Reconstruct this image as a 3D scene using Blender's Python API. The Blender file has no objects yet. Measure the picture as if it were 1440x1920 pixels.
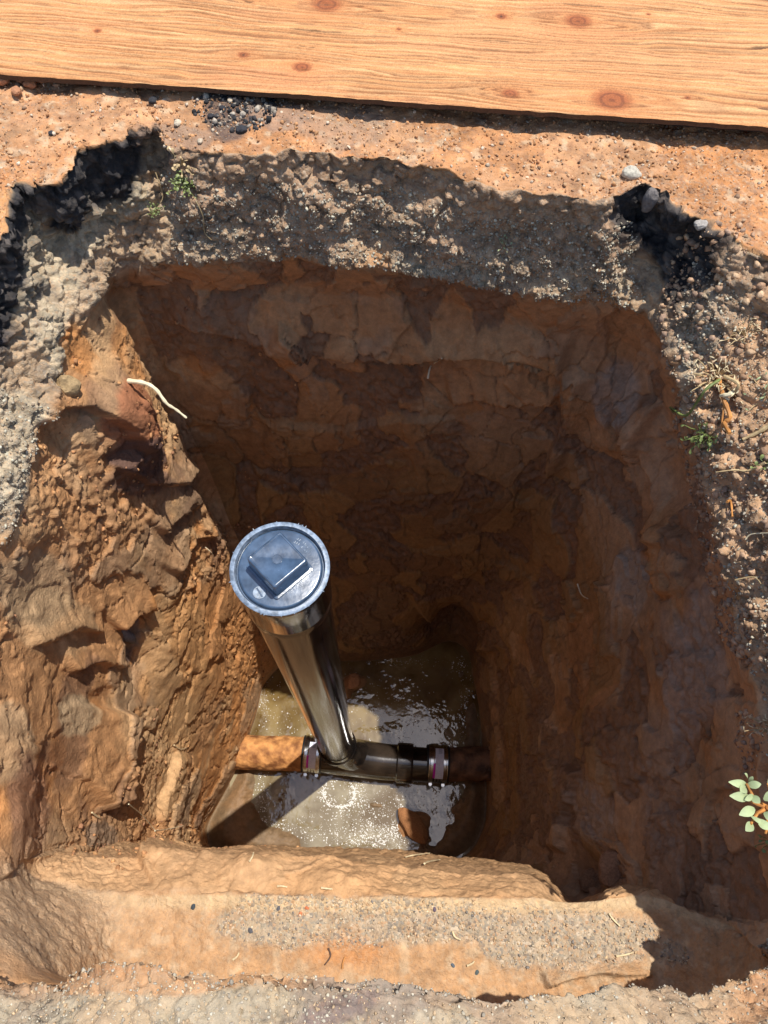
import bpy, math, random
import numpy as np
from mathutils import Vector, Matrix
random.seed(7); rng = np.random.default_rng(11)
C = bpy.context.scene.collection
S = bpy.context.scene

# ------------------------------------------------------------------ camera
H = 0.75                                   # camera height above the ground, metres
F = 1387.0                                 # focal length in pixels of the 1440x1920 photograph
Dn = np.array([-25.0, 660.0, 1387.0]); Dn /= np.linalg.norm(Dn)   # straight down, seen from the camera
ex = np.array([1.0, 0, 0]) - Dn*Dn[0]; ex /= np.linalg.norm(ex)
ey = np.cross(-Dn, ex)
M = np.array([ex, ey, -Dn])                # camera axes (right, down, forward) -> world
cam_d = bpy.data.cameras.new('camera'); cam = bpy.data.objects.new('camera', cam_d); C.objects.link(cam)
cam_d.sensor_fit = 'VERTICAL'; cam_d.sensor_height = 36; cam_d.lens = 36*F/1920
cam_d.clip_start = 0.02; cam_d.clip_end = 500
R_, U_, B_ = M @ np.array([1, 0, 0.]), M @ np.array([0, -1, 0.]), M @ np.array([0, 0, -1.])
cam.matrix_world = Matrix(((R_[0], U_[0], B_[0], 0), (R_[1], U_[1], B_[1], 0), (R_[2], U_[2], B_[2], H), (0, 0, 0, 1)))
S.camera = cam

def W(px, py, z):
    """world point at height z seen at photograph pixel px, py"""
    d = M @ np.array([px-720.0, py-960.0, F])
    t = (z-H)/d[2]
    return np.array([d[0]*t, d[1]*t, z])
def proj(P):
    c = (P-np.array([0, 0, H])) @ M
    w = np.maximum(c[..., 2], 1e-3)
    return 720+F*c[..., 0]/w, 960+F*c[..., 1]/w, c[..., 2]

# ------------------------------------------------------------------ light
SUN = Vector((0.215, 0.155, 1.0)).normalized()
wd = bpy.data.worlds.new('World'); S.world = wd; wd.use_nodes = True
nt = wd.node_tree; bg = nt.nodes['Background']
sky = nt.nodes.new('ShaderNodeTexSky'); sky.sky_type = 'NISHITA'; sky.sun_disc = False
sky.sun_elevation = math.asin(SUN.z); sky.sun_rotation = math.atan2(SUN.x, SUN.y)
nt.links.new(sky.outputs[0], bg.inputs[0]); bg.inputs[1].default_value = 0.135
sd = bpy.data.lights.new('sun', 'SUN'); sd.energy = 4.6; sd.angle = math.radians(0.5); sd.color = (1, 0.955, 0.88)
sun = bpy.data.objects.new('sun', sd); C.objects.link(sun); sun.rotation_euler = SUN.to_track_quat('Z', 'Y').to_euler()
S.view_settings.view_transform = 'Standard'; S.view_settings.look = 'None'
S.view_settings.exposure = 0.30; S.view_settings.gamma = 1
S.cycles.max_bounces = 8; S.cycles.diffuse_bounces = 5

# ------------------------------------------------------------------ noise
def _h(i, j, k, s):
    n = (i.astype(np.uint32)*np.uint32(374761393) + j.astype(np.uint32)*np.uint32(668265263)
         + k.astype(np.uint32)*np.uint32(2147483647) + np.uint32(s*1274126177 & 0xffffffff))
    n = (n ^ (n >> np.uint32(13)))*np.uint32(1274126177)
    n = (n ^ (n >> np.uint32(15)))*np.uint32(2246822519)
    n = n ^ (n >> np.uint32(16))
    return (n & np.uint32(0xffffff)).astype(np.float32)/np.float32(0xffffff)
def vnoise(P, s=0):
    P = P.astype(np.float32); f = np.floor(P); t = P-f; t = t*t*t*(t*(t*6-15)+10)
    i = f.astype(np.int64); r = 0
    for a in (0, 1):
        for b in (0, 1):
            for c in (0, 1):
                w = (t[:, 0] if a else 1-t[:, 0])*(t[:, 1] if b else 1-t[:, 1])*(t[:, 2] if c else 1-t[:, 2])
                r = r + w*_h(i[:, 0]+a, i[:, 1]+b, i[:, 2]+c, s)
    return r*2-1
def fbm(P, o=4, s=0, g=0.5):
    r = 0; a = 1; tot = 0
    for k in range(o):
        r = r+a*vnoise(P*(2.03**k)+17.3*k, s+k); tot += a; a *= g
    return r/tot
def ridge(P, o=3, s=0):
    r = 0; a = 1; tot = 0
    for k in range(o):
        r = r+a*(1-np.abs(vnoise(P*(2.1**k)+7.7*k, s+k))*2); tot += a; a *= 0.5
    return r/tot
def worley(P, s=0):
    P = P.astype(np.float32); f = np.floor(P); i = f.astype(np.int64)
    f1 = np.full(len(P), 9, np.float32); f2 = f1.copy(); cid = np.zeros(len(P), np.float32)
    for a in (-1, 0, 1):
        for b in (-1, 0, 1):
            for c in (-1, 0, 1):
                I, J, K = i[:, 0]+a, i[:, 1]+b, i[:, 2]+c
                d = (I+_h(I, J, K, s)-P[:, 0])**2+(J+_h(I, J, K, s+1)-P[:, 1])**2+(K+_h(I, J, K, s+2)-P[:, 2])**2
                d = d.astype(np.float32); m = d < f1
                f2 = np.where(m, f1, np.minimum(f2, d)); cid = np.where(m, _h(I, J, K, s+3), cid); f1 = np.where(m, d, f1)
    return np.sqrt(f1), np.sqrt(f2), cid
def sst(x, a, b):
    t = np.clip((x-a)/(b-a), 0, 1); return t*t*(3-2*t)
def mixc(c, col, m):
    return c*(1-m[:, None])+np.array(col)[None, :]*m[:, None]

# ------------------------------------------------------------------ helpers
def tag(o, label=None, cat=None, group=None, kind=None):
    if label: o['label'] = label
    if cat: o['category'] = cat
    if group: o['group'] = group
    if kind: o['kind'] = kind
    return o
def empty(name, loc, label, cat, group=None):
    o = bpy.data.objects.new(name, None); C.objects.link(o); o.location = loc; o.empty_display_size = .02
    return tag(o, label, cat, group)
class MB:
    def __init__(s): s.v = []; s.f = []; s.c = []
    def add(s, V, Fc, col=None):
        b = len(s.v); s.v += [tuple(map(float, p)) for p in V]; s.f += [tuple(b+i for i in f) for f in Fc]
        if col is not None: s.c += [tuple(col)+(1,)]*len(V)
    def tube(s, pts, rad, n=8, col=None, cap=True):
        pts = [Vector(p) for p in pts]; V = []; Fc = []
        up = None
        for i, p in enumerate(pts):
            t = (pts[min(i+1, len(pts)-1)]-pts[max(i-1, 0)]).normalized()
            if up is None:
                up = t.orthogonal().normalized()
            up = (up-t*up.dot(t)).normalized(); w = t.cross(up)
            r = rad[i] if hasattr(rad, '__len__') else rad
            for k in range(n):
                a = 2*math.pi*k/n; V.append(p+(up*math.cos(a)+w*math.sin(a))*r)
        for i in range(len(pts)-1):
            for k in range(n):
                k2 = (k+1) % n; Fc.append((i*n+k, i*n+k2, (i+1)*n+k2, (i+1)*n+k))
        if cap:
            Fc.append(tuple(range(n))[::-1]); Fc.append(tuple((len(pts)-1)*n+k for k in range(n)))
        s.add(V, Fc, col)
    def lathe(s, prof, org, axis, n=64, ref=None, col=None, cap=False):
        """prof: (radius, distance along axis)"""
        a = Vector(axis).normalized(); u = Vector(ref) if ref is not None else a.orthogonal(); u = (u-a*u.dot(a)).normalized(); w = a.cross(u)
        o = Vector(org); V = []; Fc = []
        for r, h in prof:
            for k in range(n):
                t = 2*math.pi*k/n; V.append(o+a*h+(u*math.cos(t)+w*math.sin(t))*r)
        for i in range(len(prof)-1):
            for k in range(n):
                k2 = (k+1) % n; Fc.append((i*n+k, i*n+k2, (i+1)*n+k2, (i+1)*n+k))
        if cap:
            Fc.append(tuple(range(n))[::-1]); Fc.append(tuple((len(prof)-1)*n+k for k in range(n)))
        s.add(V, Fc, col)
    def build(s, name, mat, parent=None, smooth=True, sharp=35):
        me = bpy.data.meshes.new(name); 
        off = Vector((0, 0, 0))
        if parent is not None: off = Vector(parent.matrix_world.translation) if parent.matrix_world.translation.length else Vector(parent.get('_o', (0, 0, 0)))
        me.from_pydata(s.v, [], s.f); me.validate()
        if s.c:
            at = me.color_attributes.new('Col', 'FLOAT_COLOR', 'POINT'); at.data.foreach_set('color', np.array(s.c, np.float32).ravel())
        me.materials.append(mat)
        if smooth:
            me.shade_smooth()
            try: me.set_sharp_from_angle(angle=math.radians(sharp))
            except Exception: pass
        o = bpy.data.objects.new(name, me); C.objects.link(o)
        if parent is not None:
            o.parent = parent
            o.matrix_parent_inverse = parent_inv(parent)
        return o
def wloc(p):
    v = Vector(p.location)
    q = p
    if p.parent is not None: return wloc(p.parent) if p.get('_child') else wloc(p.parent)
    return v
def parent_inv(p):
    q = p
    while q.parent is not None: q = q.parent
    return Matrix.Translation(-Vector(q.location)) if p.parent is None else Matrix.Identity(4)

# ------------------------------------------------------------------ materials
def mat(name):
    m = bpy.data.materials.new(name); m.use_nodes = True
    return m, m.node_tree, m.node_tree.nodes['Principled BSDF']
def simple(name, col, rough=0.5, metal=0.0, ior=1.5, nscale=30, nvar=0.25, bump=0.2, bscale=120, coat=0, rvar=0.1, col2=None, bdist=.001):
    m, t, b = mat(name); L = t.links.new
    tc = t.nodes.new('ShaderNodeTexCoord')
    n = t.nodes.new('ShaderNodeTexNoise'); n.inputs['Scale'].default_value = nscale; n.inputs['Detail'].default_value = 6; L(tc.outputs['Object'], n.inputs['Vector'])
    mr = t.nodes.new('ShaderNodeMapRange'); mr.inputs[1].default_value = .35; mr.inputs[2].default_value = .65; L(n.outputs[0], mr.inputs[0])
    mx = t.nodes.new('ShaderNodeMix'); mx.data_type = 'RGBA'
    mx.inputs[6].default_value = tuple(c*(1-nvar) for c in col)+(1,); mx.inputs[7].default_value = tuple(col2 if col2 else [min(1, c*(1+nvar)) for c in col])+(1,)
    L(mr.outputs[0], mx.inputs[0]); L(mx.outputs[2], b.inputs['Base Color'])
    m2 = t.nodes.new('ShaderNodeMapRange'); m2.inputs[3].default_value = max(0.02, rough-rvar); m2.inputs[4].default_value = min(1, rough+rvar); L(n.outputs[0], m2.inputs[0]); L(m2.outputs[0], b.inputs['Roughness'])
    b.inputs['Metallic'].default_value = metal; b.inputs['IOR'].default_value = ior; b.inputs['Coat Weight'].default_value = coat; b.inputs['Coat Roughness'].default_value = .08
    if bump:
        n2 = t.nodes.new('ShaderNodeTexNoise'); n2.inputs['Scale'].default_value = bscale; n2.inputs['Detail'].default_value = 5; L(tc.outputs['Object'], n2.inputs['Vector'])
        bp = t.nodes.new('ShaderNodeBump'); bp.inputs['Strength'].default_value = bump; bp.inputs['Distance'].default_value = bdist; L(n2.outputs[0], bp.inputs['Height']); L(bp.outputs[0], b.inputs['Normal'])
    return m
def earth_material():
    m, t, b = mat('earth'); L = t.links.new; N = t.nodes.new
    tc = N('ShaderNodeTexCoord'); at = N('ShaderNodeAttribute'); at.attribute_name = 'Col'
    ag = N('ShaderNodeAttribute'); ag.attribute_name = 'grit'
    # fine tonal mottling
    n1 = N('ShaderNodeTexNoise'); n1.inputs['Scale'].default_value = 55; n1.inputs['Detail'].default_value = 8; n1.inputs['Roughness'].default_value = .7; L(tc.outputs['Object'], n1.inputs['Vector'])
    r1 = N('ShaderNodeMapRange'); r1.inputs[1].default_value = .3; r1.inputs[2].default_value = .7; r1.inputs[3].default_value = .72; r1.inputs[4].default_value = 1.28; L(n1.outputs[0], r1.inputs[0])
    mul = N('ShaderNodeVectorMath'); mul.operation = 'SCALE'; L(at.outputs['Color'], mul.inputs[0]); L(r1.outputs[0], mul.inputs['Scale'])
    # individual grains
    vo = N('ShaderNodeTexVoronoi'); vo.inputs['Scale'].default_value = 260; L(tc.outputs['Object'], vo.inputs['Vector'])
    sep = N('ShaderNodeSeparateColor'); L(vo.outputs['Color'], sep.inputs[0])
    cr = N('ShaderNodeValToRGB'); e = cr.color_ramp; e.elements[0].position = 0; e.elements[0].color = (.14, .11, .09, 1)
    for p, c in ((.18, (.20, .19, .17)), (.4, (.34, .30, .23)), (.62, (.5, .36, .22)), (.8, (.45, .24, .12)), (.92, (.62, .50, .36))):
        q = e.elements.new(p); q.color = c+(1,)
    e.elements[-1].position = 1; e.elements[-1].color = (.6, .5, .38, 1)
    L(sep.outputs[0], cr.inputs[0])
    gm = N('ShaderNodeMath'); gm.operation = 'MULTIPLY'
    gt = N('ShaderNodeMath'); gt.operation = 'GREATER_THAN'; gt.inputs[1].default_value = .45; L(sep.outputs[1], gt.inputs[0]); L(gt.outputs[0], gm.inputs[0]); L(ag.outputs['Fac'], gm.inputs[1])
    mx = N('ShaderNodeMix'); mx.data_type = 'RGBA'; L(gm.outputs[0], mx.inputs[0]); L(mul.outputs[0], mx.inputs[6]); L(cr.outputs[0], mx.inputs[7])
    L(mx.outputs[2], b.inputs['Base Color'])
    # wet clay is a little shiny
    aw = N('ShaderNodeAttribute'); aw.attribute_name = 'wet'
    rr = N('ShaderNodeMapRange'); rr.inputs[3].default_value = .95; rr.inputs[4].default_value = .38; L(aw.outputs['Fac'], rr.inputs[0]); L(rr.outputs[0], b.inputs['Roughness'])
    b.inputs['Specular IOR Level'].default_value = .35
    # fine relief
    n2 = N('ShaderNodeTexNoise'); n2.inputs['Scale'].default_value = 190; n2.inputs['Detail'].default_value = 6; n2.inputs['Roughness'].default_value = .65; L(tc.outputs['Object'], n2.inputs['Vector'])
    v2 = N('ShaderNodeTexVoronoi'); v2.inputs['Scale'].default_value = 260; L(tc.outputs['Object'], v2.inputs['Vector'])
    inv = N('ShaderNodeMath'); inv.operation = 'MULTIPLY_ADD'; inv.inputs[1].default_value = -.6; inv.inputs[2].default_value = .6; L(v2.outputs['Distance'], inv.inputs[0])
    gg = N('ShaderNodeMath'); gg.operation = 'MULTIPLY'; L(inv.outputs[0], gg.inputs[0]); L(ag.outputs['Fac'], gg.inputs[1])
    ad = N('ShaderNodeMath'); ad.operation = 'ADD'; L(n2.outputs[0], ad.inputs[0]); L(gg.outputs[0], ad.inputs[1])
    iw = N('ShaderNodeMapRange'); iw.inputs[3].default_value = .9; iw.inputs[4].default_value = .25; L(aw.outputs['Fac'], iw.inputs[0])
    bp = N('ShaderNodeBump'); bp.inputs['Distance'].default_value = .0045; L(iw.outputs[0], bp.inputs['Strength']); L(ad.outputs[0], bp.inputs['Height']); L(bp.outputs[0], b.inputs['Normal'])
    return m
EARTH = earth_material()
def vcol_material(name, rough=.9, bump=.5, bscale=300, dist=.002, spec=.3):
    m, t, b = mat(name); L = t.links.new; N = t.nodes.new
    at = N('ShaderNodeAttribute'); at.attribute_name = 'Col'; tc = N('ShaderNodeTexCoord')
    n = N('ShaderNodeTexNoise'); n.inputs['Scale'].default_value = bscale; n.inputs['Detail'].default_value = 5; L(tc.outputs['Object'], n.inputs['Vector'])
    r1 = N('ShaderNodeMapRange'); r1.inputs[1].default_value = .3; r1.inputs[2].default_value = .7; r1.inputs[3].default_value = .75; r1.inputs[4].default_value = 1.25; L(n.outputs[0], r1.inputs[0])
    mul = N('ShaderNodeVectorMath'); mul.operation = 'SCALE'; L(at.outputs['Color'], mul.inputs[0]); L(r1.outputs[0], mul.inputs['Scale']); L(mul.outputs[0], b.inputs['Base Color'])
    b.inputs['Roughness'].default_value = rough; b.inputs['Specular IOR Level'].default_value = spec
    bp = N('ShaderNodeBump'); bp.inputs['Strength'].default_value = bump; bp.inputs['Distance'].default_value = dist; L(n.outputs[0], bp.inputs['Height']); L(bp.outputs[0], b.inputs['Normal'])
    return m

# ------------------------------------------------------------------ the ground with its pit
ZF = -2.0
# per column: rim | foot of the gravel layer | under it | foot of the pit wall.  (pixel x, pixel y, height) or ('w', x, y, z)
COL = [
 (('w', -.66, .14, 0), ('w', -.55, .14, -.22), ('w', -.51, .16, -.38), (392, 1540, ZF)),
 (('w', -.66, .30, 0), (-20, 1080, -.22), (72, 1100, -.36), (440, 1450, ZF)),
 (('w', -.63, .46, 0), (45, 900, -.20), (142, 905, -.31), (478, 1350, ZF)),
 (('w', -.57, .62, 0), (85, 760, -.19), (178, 780, -.30), (492, 1290, ZF)),
 ((-5, 452, 0), (122, 640, -.18), (215, 690, -.30), (508, 1268, ZF)),
 ((30, 343, 0), (168, 560, -.175), (238, 628, -.30), (520, 1255, ZF)),
 ((110, 347, 0), (195, 520, -.19), (205, 575, -.29), (530, 1250, ZF)),
 ((165, 280, 0), (240, 496, -.20), (235, 528, -.27), (545, 1245, ZF)),
 ((293, 238, 0), (320, 490, -.17), (325, 530, -.27), (570, 1240, ZF)),
 ((322, 282, -.01), (400, 482, -.155), (420, 535, -.28), (610, 1240, ZF)),
 ((480, 285, 0), (520, 480, -.15), (535, 535, -.28), (660, 1240, ZF)),
 ((620, 288, 0), (650, 492, -.15), (655, 545, -.28), (712, 1238, ZF)),
 ((750, 298, 0), (780, 512, -.155), (775, 560, -.28), (762, 1232, ZF)),
 ((880, 340, 0), (900, 528, -.16), (890, 575, -.28), (808, 1225, ZF)),
 ((1000, 358, 0), (1030, 548, -.165), (1010, 600, -.28), (843, 1225, ZF)),
 ((1125, 372, 0), (1140, 560, -.16), (1110, 620, -.28), (866, 1232, ZF)),
 ((1215, 348, 0), (1215, 585, -.145), (1180, 650, -.29), (880, 1252, ZF)),
 ((1320, 410, 0), (1265, 640, -.13), (1225, 700, -.30), (890, 1285, ZF)),
 ((1430, 490, 0), (1290, 710, -.145), (1258, 765, -.32), (898, 1330, ZF)),
 ((1560, 610, 0), (1308, 810, -.185), (1280, 865, -.35), (905, 1400, ZF)),
 ((1690, 800, 0), (1340, 960, -.22), (1310, 1010, -.36), (912, 1470, ZF)),
 ((1690, 1020, 0), (1385, 1160, -.245), (1350, 1200, -.36), (910, 1540, ZF)),
 ((1750, 1260, 0), (1450, 1400, -.25), (1405, 1430, -.36), (892, 1585, ZF)),
 ((1700, 1500, 0), (1490, 1580, -.25), (1420, 1600, -.38), (868, 1608, ZF)),
 ((1600, 1690, -.12), (1490, 1720, -.28), (1420, 1730, -.40), (845, 1616, ZF)),
 ((1440, 1800, -.22), (1410, 1850, -.36), (1330, 1720, -.47), (822, 1618, ZF)),
 ((1310, 1858, -.20), (1250, 1900, -.48), (1225, 1676, -.50), (792, 1616, ZF)),
 ((1100, 1855, -.12), (1050, 1895, -.50), (1010, 1682, -.50), (740, 1612, ZF)),
 ((820, 1855, -.07), (810, 1895, -.50), (800, 1682, -.50), (680, 1610, ZF)),
 ((600, 1815, -.04), (600, 1890, -.50), (600, 1680, -.50), (600, 1608, ZF)),
 ((400, 1812, -.04), (400, 1880, -.50), (400, 1676, -.51), (510, 1608, ZF)),
 ((200, 1805, -.08), (210, 1855, -.50), (220, 1674, -.53), (430, 1606, ZF)),
 ((30, 1835, -.17), (60, 1800, -.27), (70, 1640, -.50), (398, 1592, ZF)),
 (('w', -.60, -.04, 0), ('w', -.54, 0, -.26), ('w', -.50, .02, -.42), (388, 1570, ZF)),
]
def cpt(c):
    return np.array(c[1:], float) if c[0] == 'w' else W(*c)
NC = len(COL)
K0 = np.array([cpt(c[0]) for c in COL]); K2 = np.array([cpt(c[1]) for c in COL])
K3 = np.array([cpt(c[2]) for c in COL]); K7 = np.array([cpt(c[3]) for c in COL])
cen = W(672, 1430, ZF)
# columns where broken asphalt makes the rim
asph_c = np.array([1 if i in (3, 4, 5, 6, 7, 8, 16, 17) else .3 if i == 15 else 0 for i in range(NC)], float)
K1 = K0.copy(); toc = cen-K0; toc[:, 2] = 0; toc /= np.linalg.norm(toc, axis=1)[:, None]
K1 += toc*np.where(asph_c > .5, -.008, .012)[:, None]; K1[:, 2] -= np.where(asph_c > .5, .06, .05)
for i in range(NC):
    if asph_c[i] < .5 and (i < 25): K1[i] = K0[i]*.78+K2[i]*.22
for i in range(25, 33): K1[i] = K0[i]-toc[i]*.02; K1[i, 2] -= .05
rings = [K0, K1, K2, K3]
for t, bow in ((.14, .0), (.33, -.015), (.55, -.02), (.8, -.012)):
    k = K3*(1-t)+K7*t+(-toc)*0; q = toc.copy(); k = k - q*bow; 
    for i_, am_ in ((26, .012), (27, .028), (28, .044), (29, .052), (30, .056), (31, .05), (32, .03)):
        if t == .14: k[i_] = K3[i_]+np.array([0, am_, -.065])
        else: k[i_, 1] += am_*{.33: .75, .55: .4, .8: .0}[t]
    rings.append(k)
rings.append(K7)
# the near wall leans: keep it from bulging past the shelf's own edge
QUAL = 1.0
seg = np.linalg.norm(np.roll(K2, -1, 0)-K2, axis=1)+.35*np.linalg.norm(np.roll(K0, -1, 0)-K0, axis=1)
NU = int(1500*QUAL)
cnt = np.maximum(3, np.round(seg/seg.sum()*NU)).astype(int); NU = int(cnt.sum())
uu = np.concatenate([i+np.arange(n)/n for i, n in enumerate(cnt)])
def cr_closed(K, u):
    i = np.floor(u).astype(int) % NC; t = (u-np.floor(u))[:, None]
    a, b, c, d = K[(i-1) % NC], K[i], K[(i+1) % NC], K[(i+2) % NC]
    sm = .5*((2*b)+(-a+c)*t+(2*a-5*b+4*c-d)*t*t+(-a+3*b-3*c+d)*t**3)
    ln = b*(1-t)+c*t
    return sm*.6+ln*.4
RC = [cr_closed(k, uu) for k in rings]
# rows
rowsR = []; rowV = []
rn = [0, int(26*QUAL), int(95*QUAL), int(62*QUAL), int(60*QUAL), int(80*QUAL), int(80*QUAL), int(70*QUAL), int(50*QUAL)]
for k in range(len(RC)-1):
    n = rn[k+1]
    for j in range(n):
        t = j/n; rowsR.append(RC[k]*(1-t)+RC[k+1]*t); rowV.append(k+t)
G = np.array(rowsR)                                   # rows x NU x 3
rowV = np.array(rowV)
# soften the profile's corners a little
for _ in range(3):
    G[1:-1] = .25*G[:-2]+.5*G[1:-1]+.25*G[2:]
# floor
nf = int(105*QUAL); fl = []
base = RC[-1]
for j in range(nf+1):
    t = (j/nf)**.9; fl.append(base*(1-t)+cen[None, :]*t)
fl = np.array(fl); 
# ground outside, out to the horizon
ss = np.concatenate([np.linspace(0, .42, 230)[1:], np.linspace(.425, 1.1, 45), np.geomspace(1.15, 60, 22)])
oc = np.array([0.02, .42, 0]); outd = RC[0]-oc; outd[:, 2] = 0; outn = outd/np.linalg.norm(outd, axis=1)[:, None]
og = []
far_out = outn
for s in ss[::-1]:
    p = RC[0]+outn*s; p[:, 2] = RC[0][:, 2]*math.exp(-s*6); og.append(p)
og = np.array(og)
ALL = np.concatenate([og, G, fl]); V_ = np.concatenate([-ss[::-1], rowV, 8+np.arange(nf+1)/nf])
NR = len(ALL)
# corners of the profile in outer part
P = ALL.reshape(-1, 3).copy(); vv = np.repeat(V_, NU); uq = np.tile(uu, NR)
def normals(A):
    A = A.reshape(NR, NU, 3); du = np.roll(A, -1, 1)-np.roll(A, 1, 1)
    dv = np.empty_like(A); dv[1:-1] = A[2:]-A[:-2]; dv[0] = A[1]-A[0]; dv[-1] = A[-1]-A[-2]
    n = np.cross(dv, du); n /= np.maximum(np.linalg.norm(n, axis=2), 1e-9)[..., None]
    return n.reshape(-1, 3)
Nn = normals(P)
# the pit must face inward / up
test = Nn.reshape(NR, NU, 3)[5, 5, 2]
SGN = 1.0 if test > 0 else -1.0
Nn = Nn*SGN
# blur the normals so the displaced surface does not cross itself at corners
A = Nn.reshape(NR, NU, 3)
for _ in range(14):
    A = .25*np.concatenate([A[:1], A[:-1]])+.5*A+.25*np.concatenate([A[1:], A[-1:]]); A = .25*np.roll(A, 1, 1)+.5*A+.25*np.roll(A, -1, 1)
Nn = (A/np.linalg.norm(A, axis=2)[..., None]).reshape(-1, 3)
PX, PY, PD = proj(P)

asph = np.interp(uq, np.arange(NC+1), np.append(asph_c, asph_c[0]))
out = vv < 0; floor = vv >= 8
near = (PX > -400) & (PX < 1900) & (PY > -400) & (PY < 2400)
def blob(x, y, rx, ry, ang=0):
    c, s = math.cos(math.radians(ang)), math.sin(math.radians(ang))
    dx, dy = PX-x, PY-y; a = (dx*c+dy*s)/rx; b = (-dx*s+dy*c)/ry
    return np.exp(-(a*a+b*b))
def polyd(pts, closed=False):
    """distance in photo pixels to a polyline and on which side"""
    best = np.full(len(P), 1e9); side = np.zeros(len(P)); tt = np.zeros(len(P))
    pts = [np.array(p, float) for p in pts]
    if closed: pts.append(pts[0])
    n = len(pts)-1
    for i in range(n):
        a, b = pts[i], pts[i+1]; ab = b-a; L2 = ab@ab
        t = np.clip(((PX-a[0])*ab[0]+(PY-a[1])*ab[1])/L2, 0, 1)
        dx, dy = PX-a[0]-t*ab[0], PY-a[1]-t*ab[1]; d = np.hypot(dx, dy); m = d < best
        side = np.where(m, np.sign(ab[0]*(PY-a[1])-ab[1]*(PX-a[0])), side); best = np.where(m, d, best); tt = np.where(m, (i+t)/n, tt)
    return best, side, tt
def inpoly(pts):
    r = np.zeros(len(P), bool); n = len(pts)
    for i in range(n):
        x1, y1 = pts[i]; x2, y2 = pts[(i+1) % n]
        c = ((y1 > PY) != (y2 > PY)) & (PX < (x2-x1)*(PY-y1)/((y2-y1) or 1e-9)+x1); r ^= c
    return r
def sdf(pts):
    d, _, _ = polyd(pts, True); return np.where(inpoly(pts), d, -d)

# ---- relief
wall = sst(vv, 2.0, 2.35)*(1-sst(vv, 7.6, 8.05))
nearcol = ((uq > 24.6) & (uq < 32.6)).astype(float)
shelf = nearcol*sst(vv, 1.7, 2.1)*(1-sst(vv, 2.95, 3.15))        # the flat shelf under the near lip
clay = np.clip(wall-shelf, 0, 1)
grav = sst(vv, .9, 1.2)*(1-sst(vv, 1.95, 2.2))*(1-nearcol)
lip = sst(vv, -.01, .03)*(1-sst(vv, 1.2, 1.6))
D = np.zeros(len(P))
w1 = fbm(P*3.1, 3, 5); w2 = fbm(P*9, 4, 9)
warp = np.stack([fbm(P*5, 3, 21), fbm(P*5, 3, 31), fbm(P*5, 3, 41)], 1)
# clay: pushed-about slabs, tool streaks, crumbled areas, cracks
Q = P*np.array([6.0, 6.0, 3.6])+warp*1.1
f1, f2, cid = worley(Q, 50)
Q2 = P*np.array([17., 17., 10.])+warp*2.0
g1, g2, gid = worley(Q2, 60)
streakc = P*np.array([46., 46., 4.5])+warp*np.array([3., 3., 1.])
streak = fbm(streakc, 4, 70)
rough = sst(fbm(P*4.3+9, 3, 80)+.35*(gid-.5), .05, .20)
farq = sst(uq, 5.5, 7)*(1-sst(uq, 23.5, 24.5))
cr = ridge(P*26+warp*2, 4, 90)
fine = fbm(P*60, 4, 95); jag = fbm(P*42, 3, 97)
wj = warp+jag[:, None]*.10
f1, f2, cid = worley(P*np.array([6.0, 6.0, 3.6])+wj*1.1, 50)
s1, s2, sid = worley(P*np.array([17., 17., 4.6])+wj*1.6, 66)
b1, b2, bid = worley(P*np.array([11., 11., 8.])+wj*.9, 77)
c1, c2, ccid = worley(P*38+wj, 68)
e1_, e2_, eid = worley(P*84+wj, 69)
smooth = sst(bid+.25*fbm(P*5, 3, 78), .38, .44)
rough = rough*(1-farq)+farq*(1-smooth)
D += clay*(w1*.018+w2*.004)
D += clay*(cid-.5)*(.010+.006*farq)+clay*(sid-.5)*(.0055+.0025*farq)+clay*farq*(bid-.5)*.008
gouge = ridge(P*np.array([15., 15., 1.9])+warp*np.array([1.6, 1.6, .5]), 3, 73)
D += clay*(1-farq)*gouge*.0045
D += clay*(1-rough)*(streak*(.0022+.0016*(1-farq))+fine*.0009)
D += clay*rough*(streak*.003+fine*.0045+(.45-c1)*(.009+.004*farq)*(ccid > .3)+(.4-e1_)*.004)
crk = (1-sst(b2-b1, .0, .03))*sst(vnoise(P*6, 99), -.05, .25)
D -= clay*crk*.007
# gravel layer
h1, h2, hid = worley(P*62+warp, 110)
k1, k2, kid = worley(P*120, 120)
gb = np.maximum(grav, lip*(1-asph))*(1-.85*nearcol)
layer = fbm(P*np.array([7., 7., 26.]), 3, 130)
D += gb*(fbm(P*11, 4, 135)*np.where(uq < 5.5, .018, .026)+layer*.016-h1*.015*(hid > .25)-k1*.006+.010)
D += lip*asph*(fbm(P*22, 4, 140)*.020+fine*.005-h1*.014-k1*.008+.010)*sst(vv, 0, .15)
# ground round the pit
gr = out.astype(float)*near
D += out*(fbm(P*3, 3, 150)*.010+fbm(P*14, 4, 155)*.006+fine*.0022)*np.where(vv < -2, 3, 1)
k3 = sst(fbm(P*8, 3, 160), -.05, .35)
D += gr*(.0022-k1*.0042*k3-e1_*.0012-h1*.005*sst(fbm(P*6+4, 2, 165), .1, .4))
# shelf
D += shelf*(w2*.010+fbm(P*30, 3, 170)*.004-k1*.003*sst(w2, -.2, .3))
frontw = nearcol*sst(vv, 3.0, 3.12)*(1-floor)
D *= 1-.62*frontw
D += frontw*(streak*.002+fine*.0032+(.4-e1_)*.002+fbm(P*np.array([14., 14., 9.]), 3, 171)*.010)
nlip = nearcol*sst(vv, -.25, -.02)*(1-sst(vv, .95, 1.3))
D += nlip*(fbm(P*7+2, 4, 172)*.016+fbm(P*24, 3, 173)*.006-h1*.006*(hid > .5)-k1*.003)
D += shelf*(fine*.0022-e1_*.0016-(hid > .8)*h1*.003)
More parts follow.
